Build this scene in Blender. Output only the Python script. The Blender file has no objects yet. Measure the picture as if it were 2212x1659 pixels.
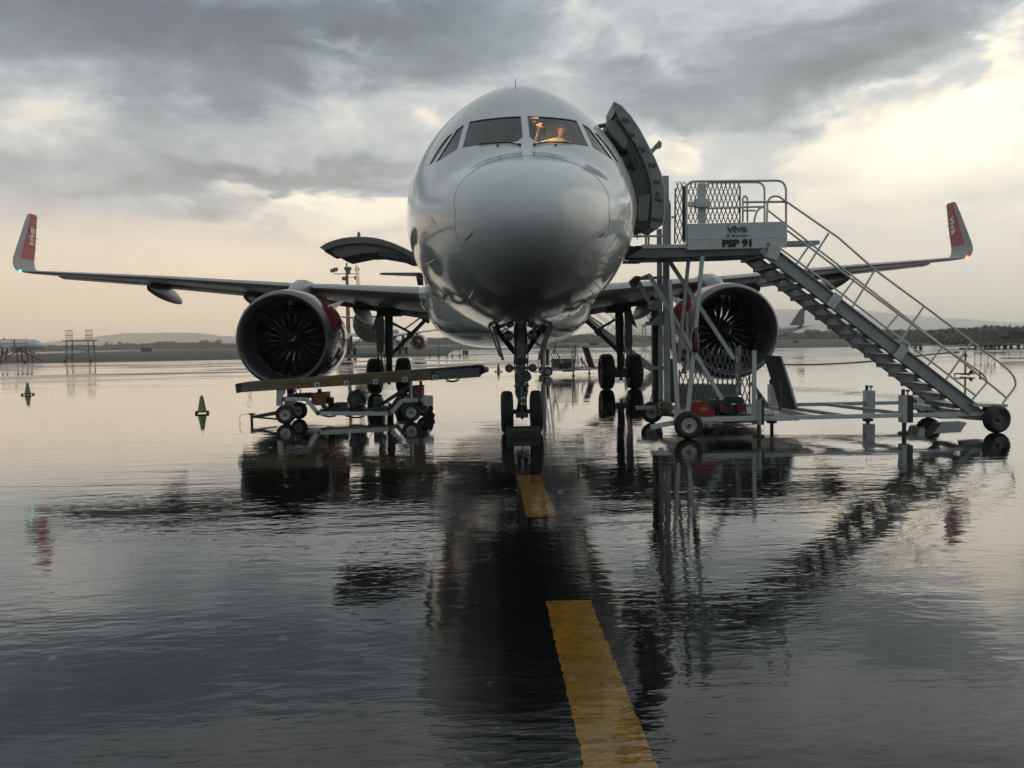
import bpy, bmesh, math, random
import numpy as np
from mathutils import Vector, Matrix

random.seed(7)
rng = np.random.default_rng(11)
SC = bpy.context.scene
COL = SC.collection
R = math.radians

# ------------------------------------------------------------------ camera
EYE = Vector((0.0, 0.0, 1.63))
PITCH, ROLL, YAW = R(2.93), R(1.0), R(1.73)
FOC = 1790.0            # focal length for a picture 2212 wide
fwd = Vector((math.sin(YAW) * math.cos(PITCH), math.cos(YAW) * math.cos(PITCH), -math.sin(PITCH)))
rt0 = Vector((math.cos(YAW), -math.sin(YAW), 0.0))
up0 = rt0.cross(fwd)
rgt = rt0 * math.cos(ROLL) - up0 * math.sin(ROLL)
upv = up0 * math.cos(ROLL) + rt0 * math.sin(ROLL)
cam_d = bpy.data.cameras.new("camera")
cam = bpy.data.objects.new("camera", cam_d)
COL.objects.link(cam)
cam_d.sensor_width = 36.0
cam_d.lens = FOC * 36.0 / 2212.0
cam_d.clip_start = 0.1
cam_d.clip_end = 20000.0
cam.matrix_world = Matrix((
    (rgt.x, upv.x, -fwd.x, EYE.x),
    (rgt.y, upv.y, -fwd.y, EYE.y),
    (rgt.z, upv.z, -fwd.z, EYE.z),
    (0, 0, 0, 1)))
SC.camera = cam


def ray(px, py):
    return fwd + rgt * ((px - 1106.0) / FOC) + upv * ((829.5 - py) / FOC)


def at(px, py, Y):
    """point seen at a pixel of the survey picture, on the plane y = Y"""
    d = ray(px, py)
    return EYE + d * (Y / d.y)


def gnd(px, py, z=0.0):
    d = ray(px, py)
    return EYE + d * ((z - EYE.z) / d.z)


def crop(ox, oy, k):
    q = 4032.0 / 2212.0
    return lambda x, y: ((ox + x * k) / q, (oy + y * k) / q)


# ------------------------------------------------------------------ colour management, render
SC.view_settings.view_transform = 'Standard'
SC.view_settings.look = 'None'
SC.view_settings.exposure = 0.0
SC.view_settings.gamma = 1.0
SC.view_settings.use_curve_mapping = False
SC.render.engine = 'CYCLES'
SC.cycles.use_denoising = True
SC.cycles.max_bounces = 12
SC.cycles.diffuse_bounces = 3
SC.cycles.glossy_bounces = 5
SC.cycles.transmission_bounces = 5
SC.cycles.transparent_max_bounces = 8
SC.cycles.volume_bounces = 8
SC.cycles.caustics_reflective = False
SC.cycles.caustics_refractive = False
SC.cycles.sample_clamp_indirect = 4.0

# ------------------------------------------------------------------ world: thin Nishita sky behind a storm deck
SUN_AZ, SUN_EL = R(74), R(22)
world = bpy.data.worlds.new("World")
SC.world = world
world.use_nodes = True
wt = world.node_tree
wt.nodes.clear()
WL = wt.links


def wn(kind, **kw):
    n = wt.nodes.new(kind)
    for k, v in kw.items():
        setattr(n, k, v)
    return n


def wm(op, a, b=None, c=None, clamp=False):
    n = wn('ShaderNodeMath', operation=op, use_clamp=clamp)
    for i, v in enumerate((a, b, c)):
        if v is None:
            continue
        if isinstance(v, (int, float)):
            n.inputs[i].default_value = v
        else:
            WL.new(v, n.inputs[i])
    return n.outputs[0]


def wsmooth(v, lo, hi, a=0.0, b=1.0):
    n = wn('ShaderNodeMapRange', interpolation_type='SMOOTHSTEP')
    WL.new(v, n.inputs[0])
    for i, q in enumerate((lo, hi, a, b)):
        n.inputs[i + 1].default_value = q
    return n.outputs[0]


def wmix(f, a, b):
    n = wn('ShaderNodeMix', data_type='RGBA')
    for s, v in ((0, f), (6, a), (7, b)):
        if isinstance(v, (int, float)):
            n.inputs[s].default_value = v
        elif isinstance(v, tuple):
            n.inputs[s].default_value = (*v, 1)
        else:
            WL.new(v, n.inputs[s])
    return n.outputs[2]


tc = wn('ShaderNodeTexCoord')
sep = wn('ShaderNodeSeparateXYZ')
WL.new(tc.outputs['Generated'], sep.inputs[0])
az = wm('ARCTAN2', sep.outputs[0], sep.outputs[1])
el = wm('ARCSINE', sep.outputs[2])


def wnoise(scale, detail, rough, sx=1, sz=1, off=0.0, dist=0.0):
    m = wn('ShaderNodeMapping')
    m.inputs['Scale'].default_value = (sx, sx, sz)
    m.inputs['Location'].default_value = (off, off * .7, off * .3)
    WL.new(tc.outputs['Generated'], m.inputs[0])
    n = wn('ShaderNodeTexNoise')
    n.inputs['Scale'].default_value = scale
    n.inputs['Detail'].default_value = detail
    n.inputs['Roughness'].default_value = rough
    n.inputs['Distortion'].default_value = dist
    WL.new(m.outputs[0], n.inputs['Vector'])
    return n


nA = wnoise(4.5, 9, .62, 1, 2.0, 3.1)          # warps where cloud edges fall
sA = wn('ShaderNodeSeparateColor')
WL.new(nA.outputs['Color'], sA.inputs[0])
nC = wnoise(7.0, 10, .60, 1, 2.2, 7.7, .5)       # billows
sC = wn('ShaderNodeSeparateColor')
WL.new(nC.outputs['Color'], sC.inputs[0])
wu = wm('ADD', wm('MULTIPLY', wm('SUBTRACT', sA.outputs[0], .5), .15), wm('MULTIPLY', wm('SUBTRACT', sC.outputs[1], .5), .24))
wv = wm('ADD', wm('MULTIPLY', wm('SUBTRACT', sA.outputs[1], .5), .075), wm('MULTIPLY', wm('SUBTRACT', sC.outputs[2], .5), .13))
u = wm('ADD', az, wu)
v = wm('ADD', el, wv)
nD = wnoise(2.6, 5, .55, 1, 3.0, 1.3, .4)       # big masses
nE = wnoise(22.0, 8, .66, 1, 1.8, 2.9, .6)


def pix_dir(px, py):
    d = ray(px, py).normalized()
    return math.atan2(d.x, d.y), math.asin(d.z)


# brightness masses: pixel centre, pixel half-sizes, tilt in degrees, amount
MASS = [
    (350, 20, 700, 70, -3, -.46), (1000, 20, 420, 60, 4, -.20), (120, 110, 260, 60, 0, -.22), (560, 165, 330, 42, 14, -.20), (830, 175, 220, 26, 14, -.12),
    (50, 225, 150, 60, 10, .26), (150, 330, 160, 50, 0, .10), (300, 250, 260, 46, 20, -.10), (330, 290, 300, 40, 8, -.06),
    (640, 260, 200, 50, 8, .13), (620, 350, 300, 46, 0, .05),
    (380, 425, 240, 42, 6, -.26), (640, 385, 300, 24, -4, -.20), (850, 385, 120, 30, 0, -.14),
    (600, 436, 170, 17, 0, .34), (700, 452, 150, 16, 4, .26), (850, 435, 60, 26, 30, .36), (450, 475, 160, 16, -4, .18), (150, 470, 200, 60, 0, .16),
    (770, 112, 80, 18, -25, .26), (940, 265, 40, 16, 0, .24), (1000, 190, 170, 40, 0, .05),
    (1215, 55, 70, 36, 0, .22), (1240, 125, 50, 22, 0, .20), (1080, 100, 120, 50, 0, .06), (1420, 190, 90, 26, 10, -.10), (1430, 110, 160, 22, -18, .14), (1600, 70, 220, 50, -10, .02),
    (1560, 200, 280, 46, 4, -.22), (1760, 215, 150, 60, 35, -.30), (1880, 60, 420, 44, 4, -.24), (1800, 130, 260, 40, -6, -.10), (2000, 180, 160, 28, 20, -.18),
    (1500, 290, 180, 34, 0, .12), (1380, 335, 90, 40, 30, .10), (1620, 265, 130, 20, -12, -.14),
    (320, 320, 320, 110, 0, -.13), (780, 490, 210, 34, 0, .30), (1900, 430, 240, 60, 0, -.10), (1700, 300, 120, 40, 0, .08),
    (2080, 260, 130, 90, 20, .30), (2120, 95, 60, 30, 28, .34), (1960, 165, 50, 16, 24, .24), (2190, 200, 60, 120, 0, .30), (1860, 270, 100, 40, 28, .20),
    (1960, 350, 300, 110, 10, .16), (2080, 190, 70, 26, 20, -.22), (1990, 330, 60, 12, 0, -.06), (1700, 420, 420, 90, 0, .13), (1460, 325, 26, 34, 20, .22),
]
dens = wm('ADD', wm('MULTIPLY', wm('SUBTRACT', nC.outputs[0], .5), .52), .59)
dens = wm('ADD', dens, wm('MULTIPLY', wm('SUBTRACT', nD.outputs[0], .5), .32))
dens = wm('ADD', dens, wm('MULTIPLY', wm('SUBTRACT', nE.outputs[0], .5), .30))
for px, py, sx, sy, tilt, amt in MASS:
    a0, e0 = pix_dir(px, py)
    su, sv = sx / FOC, sy / FOC
    c, s = math.cos(R(tilt)), math.sin(R(tilt))
    du = wm('SUBTRACT', u, a0)
    dv = wm('SUBTRACT', v, e0)
    p = wm('DIVIDE', wm('ADD', wm('MULTIPLY', du, c), wm('MULTIPLY', dv, s)), su)
    q = wm('DIVIDE', wm('SUBTRACT', wm('MULTIPLY', dv, c), wm('MULTIPLY', du, s)), sv)
    r2 = wm('ADD', wm('MULTIPLY', p, p), wm('MULTIPLY', q, q))
    g = wm('EXPONENT', wm('MULTIPLY', r2, -.9))
    dens = wm('ADD', dens, wm('MULTIPLY', g, amt))
ramp = wn('ShaderNodeValToRGB')
WL.new(dens, ramp.inputs[0])
cr = ramp.color_ramp
cr.elements[0].position, cr.elements[0].color = .05, (.038, .054, .072, 1)
cr.elements[1].position, cr.elements[1].color = 1.0, (1.02, .92, .72, 1)
for p_, c_ in ((.28, (.115, .142, .165)), (.42, (.215, .245, .270)), (.56, (.36, .382, .392)), (.68, (.50, .50, .475)), (.82, (.80, .72, .58))):
    e_ = cr.elements.new(p_)
    e_.color = (*c_, 1)
cloud = ramp.outputs[0]
# pale strip of rain-washed sky above the horizon, warmer to the left
warmth = wsmooth(az, R(-30), R(30), 0, 1)
low = wmix(warmth, (1.85, 1.30, .74), (1.02, .91, .70))
lowhi = wmix(wsmooth(wm('ABSOLUTE', wm('SUBTRACT', az, R(6))), 0, R(26), 0, 1), (1.40, 1.12, .80), low)
mid = wmix(wsmooth(el, R(0), R(9), 0, 1), low, lowhi)
lowmask = wsmooth(wm('ADD', el, wm('MULTIPLY', wm('SUBTRACT', sA.outputs[2], .5), .07)), R(3.6), R(8.8), 1, 0)
soft = wmix(.30, mid, cloud)
sky = wmix(lowmask, cloud, soft)
# the sky behind the camera and overhead is the shaded side of the deck
facing = wm('ADD', wm('MULTIPLY', sep.outputs[0], math.sin(R(14))), wm('MULTIPLY', sep.outputs[1], math.cos(R(14))))
back = wsmooth(facing, -.35, .60, .0, 1.0)
over = wsmooth(el, R(21), R(44), 0, 1)
dark = wmix(wsmooth(dens, .2, .8, 0, 1), (.20, .232, .248), (.315, .342, .345))
dk = wn('ShaderNodeVectorMath', operation='SCALE')
WL.new(dark, dk.inputs[0])
WL.new(wsmooth(el, R(-5), R(45), .68, .94), dk.inputs['Scale'])
dark = dk.outputs[0]
sky = wmix(back, dark, sky)
sky = wmix(over, sky, dark)
nish = wn('ShaderNodeTexSky', sky_type='NISHITA')
nish.sun_disc = False
nish.sun_elevation = SUN_EL
nish.sun_rotation = SUN_AZ
nish.air_density = 1.2
nish.dust_density = 2.0
nish.ozone_density = 1.0
bgN = wn('ShaderNodeBackground')
bgN.inputs['Strength'].default_value = .08
WL.new(nish.outputs[0], bgN.inputs[0])
bgC = wn('ShaderNodeBackground')
bgC.inputs['Strength'].default_value = 1.7
WL.new(sky, bgC.inputs[0])
mx = wn('ShaderNodeMixShader')
mx.inputs[0].default_value = .93          # cover of the cloud deck
WL.new(bgN.outputs[0], mx.inputs[1])
WL.new(bgC.outputs[0], mx.inputs[2])
wo = wn('ShaderNodeOutputWorld')
WL.new(mx.outputs[0], wo.inputs[0])
world.cycles.sampling_method = 'MANUAL'
world.cycles.sample_map_resolution = 1024

sun_d = bpy.data.lights.new("sun", 'SUN')
sun_d.energy = .5
sun_d.angle = R(60)
sun_d.color = (1.0, .90, .76)
sun = bpy.data.objects.new("sun", sun_d)
COL.objects.link(sun)
sd = Vector((math.sin(SUN_AZ) * math.cos(SUN_EL), math.cos(SUN_AZ) * math.cos(SUN_EL), math.sin(SUN_EL)))
sun.rotation_euler = sd.to_track_quat('Z', 'Y').to_euler()
sun.location = (30, 30, 40)


# ------------------------------------------------------------------ materials
MATS = {}


def mat(name, col, rough=.5, metal=0.0, var=.12, vscale=3.0, bump=0.0, bscale=20.0, coat=0.0, emit=None, ior=1.5, dark_back=False, grime=0.0):
    if name in MATS:
        return MATS[name]
    m = bpy.data.materials.new(name)
    m.use_nodes = True
    t = m.node_tree
    b = t.nodes['Principled BSDF']
    L = t.links
    b.inputs['Roughness'].default_value = rough
    b.inputs['Metallic'].default_value = metal
    b.inputs['IOR'].default_value = ior
    b.inputs['Coat Weight'].default_value = coat
    b.inputs['Coat Roughness'].default_value = .035
    g = t.nodes.new('ShaderNodeNewGeometry')
    n = t.nodes.new('ShaderNodeTexNoise')
    n.inputs['Scale'].default_value = vscale
    n.inputs['Detail'].default_value = 6
    n.inputs['Roughness'].default_value = .6
    L.new(g.outputs['Position'], n.inputs['Vector'])
    rp = t.nodes.new('ShaderNodeMapRange')
    rp.inputs[1].default_value = .3
    rp.inputs[2].default_value = .7
    rp.inputs[3].default_value = 1 - var
    rp.inputs[4].default_value = 1 + var * .6
    L.new(n.outputs[0], rp.inputs[0])
    mu = t.nodes.new('ShaderNodeVectorMath')
    mu.operation = 'SCALE'
    mu.inputs[0].default_value = col[:3]
    L.new(rp.outputs[0], mu.inputs['Scale'])
    out = mu.outputs[0]
    if grime > 0:
        n2 = t.nodes.new('ShaderNodeTexNoise')
        n2.inputs['Scale'].default_value = vscale * 4
        n2.inputs['Detail'].default_value = 8
        n2.inputs['Roughness'].default_value = .7
        mp = t.nodes.new('ShaderNodeMapping')
        mp.inputs['Scale'].default_value = (1, 1, .25)
        L.new(g.outputs['Position'], mp.inputs[0])
        L.new(mp.outputs[0], n2.inputs['Vector'])
        r2 = t.nodes.new('ShaderNodeMapRange')
        r2.inputs[1].default_value = .52
        r2.inputs[2].default_value = .75
        r2.inputs[4].default_value = grime
        L.new(n2.outputs[0], r2.inputs[0])
        mxn = t.nodes.new('ShaderNodeMix')
        mxn.data_type = 'RGBA'
        L.new(r2.outputs[0], mxn.inputs[0])
        L.new(out, mxn.inputs[6])
        mxn.inputs[7].default_value = (.045, .04, .033, 1)
        out = mxn.outputs[2]
    if dark_back:
        mb = t.nodes.new('ShaderNodeMix')
        mb.data_type = 'RGBA'
        L.new(g.outputs['Backfacing'], mb.inputs[0])
        L.new(out, mb.inputs[6])
        mb.inputs[7].default_value = (.02, .02, .022, 1)
        out = mb.outputs[2]
    L.new(out, b.inputs['Base Color'])
    rr = t.nodes.new('ShaderNodeMapRange')
    rr.inputs[1].default_value = .25
    rr.inputs[2].default_value = .75
    rr.inputs[3].default_value = rough * .75
    rr.inputs[4].default_value = min(1, rough * 1.3)
    L.new(n.outputs[0], rr.inputs[0])
    L.new(rr.outputs[0], b.inputs['Roughness'])
    if bump > 0:
        n3 = t.nodes.new('ShaderNodeTexNoise')
        n3.inputs['Scale'].default_value = bscale
        n3.inputs['Detail'].default_value = 4
        L.new(g.outputs['Position'], n3.inputs['Vector'])
        bp = t.nodes.new('ShaderNodeBump')
        bp.inputs['Strength'].default_value = 1.0
        bp.inputs['Distance'].default_value = bump
        L.new(n3.outputs[0], bp.inputs['Height'])
        L.new(bp.outputs[0], b.inputs['Normal'])
    if emit:
        b.inputs['Emission Color'].default_value = (*emit[0], 1)
        b.inputs['Emission Strength'].default_value = emit[1]
    MATS[name] = m
    return m


shell_paint = mat('aircraft_white', (.56, .59, .60), .11, var=.05, vscale=1.2, coat=.3, dark_back=True, grime=.05)
white_paint = mat('fairing_white', (.56, .59, .60), .13, var=.05, vscale=1.2, coat=.5, grime=.05)
winglet_white = mat('winglet_white', (.25, .265, .255), .42, var=.06)
radome_paint = mat('radome_white', (.55, .58, .59), .17, var=.04, vscale=1.5, coat=.4)
wing_grey = mat('wing_grey', (.30, .31, .32), .32, metal=.3, var=.08, vscale=2, grime=.12)
slat_metal = mat('slat_metal', (.33, .34, .35), .36, metal=.25, var=.10, vscale=3, grime=.1)
lip_metal = mat('inlet_lip_metal', (.15, .155, .16), .42, metal=.7, var=.10, vscale=3)
red_paint = mat('aircraft_red', (.24, .014, .018), .14, var=.06, vscale=2, coat=.6)
duct_dark = mat('inlet_duct', (.05, .052, .055), .45, var=.2)
blade_metal = mat('fan_titanium', (.085, .085, .09), .30, metal=.9, var=.15, vscale=8)
blade_edge = mat('blade_leading_edge', (.55, .55, .56), .22, metal=1.0)
spin_dark = mat('spinner_black', (.02, .02, .022), .35)
rubber = mat('tyre_rubber', (.018, .018, .018), .62, var=.3, vscale=20, bump=.002, bscale=60)
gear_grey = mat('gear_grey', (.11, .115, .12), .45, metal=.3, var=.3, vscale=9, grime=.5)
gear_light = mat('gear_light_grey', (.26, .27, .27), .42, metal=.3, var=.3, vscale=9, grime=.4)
chrome = mat('chrome', (.6, .6, .62), .12, metal=1.0)
black = mat('black_plastic', (.015, .015, .016), .4)
glass_lamp = mat('lamp_glass', (.10, .11, .12), .08, var=.1, coat=.5)
door_grey = mat('door_lining', (.21, .22, .22), .5, var=.3, vscale=8, bump=.003, bscale=30, grime=.3)
door_dark = mat('door_mechanism', (.06, .063, .064), .5, var=.4, vscale=12, bump=.004, bscale=40)
door_slide = mat('door_slide_cover', (.15, .16, .165), .5, var=.2, vscale=6)
stair_paint = mat('stair_white_paint', (.50, .53, .52), .32, var=.12, vscale=4, grime=.35, coat=.1)
stair_grey = mat('galvanised_steel', (.33, .345, .34), .42, metal=.2, var=.2, vscale=6, grime=.4)  # greyer, slightly metallic finish used beside the white stair paint
gate_steel = mat('gate_steel', (.12, .12, .125), .4, metal=.6, var=.3, vscale=20)
dark_steel = mat('dark_steel', (.05, .052, .055), .42, metal=.4, var=.3, vscale=12)
wheel_white = mat('wheel_rim_white', (.50, .50, .47), .4, var=.15, vscale=15, grime=.5)
red_plastic = mat('red_plastic', (.36, .025, .02), .35, var=.15, vscale=5, grime=.2)
yellow_old = mat('yellow_faded', (.16, .13, .055), .45, var=.35, vscale=5, grime=.5)
green_ink = mat('green_lettering', (.04, .14, .085), .5)
winglet_red = mat('winglet_red', (.34, .024, .030), .42, var=.06)
black_ink = mat('black_lettering', (.012, .012, .014), .5)
grey_ink = mat('grey_lettering', (.16, .19, .19), .5)
white_ink = mat('white_lettering', (.75, .74, .72), .4)
yellow_ink = mat('yellow_lettering', (.75, .55, .08), .5)
cone_lime = mat('cone_lime', (.17, .25, .07), .5, var=.2, vscale=10, grime=.2)
cone_dark = mat('cone_rubber_base', (.02, .022, .02), .5)
cone_band = mat('cone_grey_collar', (.20, .21, .18), .3, var=.2)
rust = mat('rusty_orange', (.30, .11, .03), .6, var=.3, vscale=10)
rope_black = mat('rope_black', (.02, .02, .02), .6)
orange_box = mat('faded_orange', (.20, .075, .03), .5, var=.25, vscale=6, grime=.4)
navy = mat('tail_navy', (.018, .028, .075), .3)
green_paint = mat('livery_green', (.02, .13, .045), .3, coat=.3)
brown_pole = mat('mast_rust_brown', (.22, .10, .035), .6, var=.2)
bark = mat('bark', (.06, .05, .04), .8)
leaf_a = mat('leaf_dark', (.035, .05, .026), .6, var=.5, vscale=.5)
leaf_b = mat('leaf_olive', (.055, .065, .032), .6, var=.5, vscale=.5)
hill_mat = mat('hill_scrub', (.06, .075, .06), .9, var=.3, vscale=.01)
skin = mat('skin', (.55, .30, .20), .5)
shirt = mat('uniform_shirt', (.75, .68, .50), .7, bump=.003, bscale=30)
hair = mat('dark_hair', (.03, .02, .015), .6)
seat_mat = mat('cockpit_seat', (.05, .05, .055), .7)
lamp_warm = mat('cockpit_lamp', (.9, .6, .3), .4, emit=((1.0, .62, .28), 12.0))
nav_green = mat('nav_green', (.1, .9, .5), .3, emit=((.12, 1.0, .55), 2.6))
nav_red = mat('nav_red', (.9, .15, .08), .3, emit=((1.0, .13, .05), 5.0))
far_lamp = mat('far_lamp', (1, .8, .5), .3, emit=((1.0, .72, .35), 10.0))


def glass_mat(name, tint, gloss):
    m = bpy.data.materials.new(name)
    m.use_nodes = True
    t = m.node_tree
    t.nodes.clear()
    o = t.nodes.new('ShaderNodeOutputMaterial')
    tr = t.nodes.new('ShaderNodeBsdfTransparent')
    tr.inputs[0].default_value = (*tint, 1)
    gl = t.nodes.new('ShaderNodeBsdfGlossy')
    gl.inputs['Roughness'].default_value = .04
    gl.inputs[0].default_value = (gloss, gloss, gloss, 1)
    fr = t.nodes.new('ShaderNodeFresnel')
    fr.inputs[0].default_value = 1.6
    n = t.nodes.new('ShaderNodeTexNoise')
    n.inputs['Scale'].default_value = 30
    bp = t.nodes.new('ShaderNodeBump')
    bp.inputs['Distance'].default_value = .0006
    t.links.new(n.outputs[0], bp.inputs['Height'])
    t.links.new(bp.outputs[0], gl.inputs['Normal'])
    mxs = t.nodes.new('ShaderNodeMixShader')
    t.links.new(fr.outputs[0], mxs.inputs[0])
    t.links.new(tr.outputs[0], mxs.inputs[1])
    t.links.new(gl.outputs[0], mxs.inputs[2])
    t.links.new(mxs.outputs[0], o.inputs[0])
    return m


cockpit_glass = glass_mat('cockpit_glass', (.62, .64, .64), 1.0)


def wet_mat(name, col, film=1.0, base_rough=.012, yellow=False):
    """rain-soaked paving: dark base under a thin water film with wind ripples and drop rings"""
    m = bpy.data.materials.new(name)
    m.use_nodes = True
    t = m.node_tree
    L = t.links
    b = t.nodes['Principled BSDF']
    g = t.nodes.new('ShaderNodeNewGeometry')

    def noise(scale, detail=3, rough=.55, sc=(1, 1, 1), dist=0.0):
        mp = t.nodes.new('ShaderNodeMapping')
        mp.inputs['Scale'].default_value = sc
        L.new(g.outputs['Position'], mp.inputs[0])
        n = t.nodes.new('ShaderNodeTexNoise')
        n.inputs['Scale'].default_value = scale
        n.inputs['Detail'].default_value = detail
        n.inputs['Roughness'].default_value = rough
        n.inputs['Distortion'].default_value = dist
        L.new(mp.outputs[0], n.inputs['Vector'])
        return n.outputs[0]

    def M(op, a, b_=None):
        n = t.nodes.new('ShaderNodeMath')
        n.operation = op
        for i, v_ in enumerate((a, b_)):
            if v_ is None:
                continue
            if isinstance(v_, (int, float)):
                n.inputs[i].default_value = v_
            else:
                L.new(v_, n.inputs[i])
        return n.outputs[0]

    def MR(v_, a, b_, c, d):
        n = t.nodes.new('ShaderNodeMapRange')
        L.new(v_, n.inputs[0])
        for i, q_ in enumerate((a, b_, c, d)):
            n.inputs[i + 1].default_value = q_
        return n.outputs[0]

    grain = noise(60, 6, .7)
    mott = noise(.9, 5, .6)
    colr = t.nodes.new('ShaderNodeVectorMath')
    colr.operation = 'SCALE'
    colr.inputs[0].default_value = col
    L.new(M('MULTIPLY', MR(grain, .3, .7, .55, 1.35), MR(mott, .3, .7, .75, 1.2)), colr.inputs['Scale'])
    base = colr.outputs[0]
    if yellow:
        wear = MR(noise(5, 10, .8), .44, .68, 0, .8)
        mm = t.nodes.new('ShaderNodeMix')
        mm.data_type = 'RGBA'
        L.new(wear, mm.inputs[0])
        L.new(base, mm.inputs[6])
        mm.inputs[7].default_value = (.05, .038, .018, 1)
        base = mm.outputs[2]
    L.new(base, b.inputs['Base Color'])
    # pools (mirror) and barely wet ground (matt), drawn out across the wind
    pool = noise(.12, 6, .6, (.30, 1.0, 1), .6)
    dry = MR(pool, .42, .54, 0, 1)
    streak = noise(.35, 5, .65, (.16, 1.0, 1), .4)
    far = MR(_ypos(t, g), 27, 55, 0, 1)
    dryness = M('MULTIPLY', M('MULTIPLY', dry, MR(streak, .36, .56, 0, 1)), MR(far, 0, 1, .02, 1))
    rough = M('ADD', base_rough, M('MULTIPLY', dryness, .40))
    L.new(rough, b.inputs['Roughness'])
    L.new(rough, b.inputs['Coat Roughness'])
    b.inputs['IOR'].default_value = 1.21
    b.inputs['Specular IOR Level'].default_value = .5 * film
    L.new(M('MULTIPLY', M('SUBTRACT', 1.0, M('MULTIPLY', dryness, .55)), film), b.inputs['Coat Weight'])
    b.inputs['Coat IOR'].default_value = 1.24
    # ripples
    r1 = noise(7.0, 1, .45, (.42, 1.0, 1), .5)
    r3 = noise(2.6, 1, .45, (.22, 1.0, 1), .5)
    r2 = noise(19, 1, .5, (.40, 1.0, 1), .4)
    gust = MR(noise(.55, 3, .5, (.4, 1, 1)), .35, .68, .25, 1.35)
    r4 = noise(52, 1, .5, (.45, 1.0, 1), .3)
    near = MR(_ypos(t, g), 3, 20, 1, 0)
    h = M('ADD', M('ADD', M('MULTIPLY', r1, MR(near, 0, 1, .0011, .0031)), M('MULTIPLY', r3, MR(near, 0, 1, .0028, .0042))), M('MULTIPLY', r2, MR(near, 0, 1, .00024, .00190)))
    h = M('ADD', h, M('MULTIPLY', r4, MR(near, .45, 1, .0, .00045)))
    h = M('MULTIPLY', h, gust)
    h = M('ADD', h, M('MULTIPLY', grain, M('ADD', .00002, M('MULTIPLY', dryness, .0012))))
    # rain-drop rings
    vo = t.nodes.new('ShaderNodeTexVoronoi')
    vo.voronoi_dimensions = '2D'
    vo.inputs['Scale'].default_value = 2.6
    L.new(g.outputs['Position'], vo.inputs['Vector'])
    sc_ = t.nodes.new('ShaderNodeSeparateColor')
    L.new(vo.outputs['Color'], sc_.inputs[0])
    d_ = vo.outputs['Distance']
    env = M('MULTIPLY', MR(d_, .02, .13, 1, 0), M('GREATER_THAN', sc_.outputs[0], .90))
    env = M('MAXIMUM', env, 0)
    ring = M('MULTIPLY', M('SINE', M('MULTIPLY', d_, 210.0)), M('MULTIPLY', env, .00022))
    h = M('ADD', h, ring)
    bp = t.nodes.new('ShaderNodeBump')
    bp.inputs['Strength'].default_value = 1.0
    bp.inputs['Distance'].default_value = 1.0
    L.new(h, bp.inputs['Height'])
    L.new(bp.outputs[0], b.inputs['Normal'])
    L.new(bp.outputs[0], b.inputs['Coat Normal'])
    return m


def _ypos(t, g):
    s = t.nodes.new('ShaderNodeSeparateXYZ')
    t.links.new(g.outputs['Position'], s.inputs[0])
    return s.outputs[1]


wet_apron = wet_mat('wet_apron', (.010, .010, .010))
wet_band = wet_mat('wet_black_band', (.004, .004, .005), base_rough=.012)
wet_yellow = wet_mat('wet_yellow_paint', (.21, .110, .010), film=.95, base_rough=.035, yellow=True)
wet_road = wet_mat('wet_taxiway', (.11, .11, .105), base_rough=.22)


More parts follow.
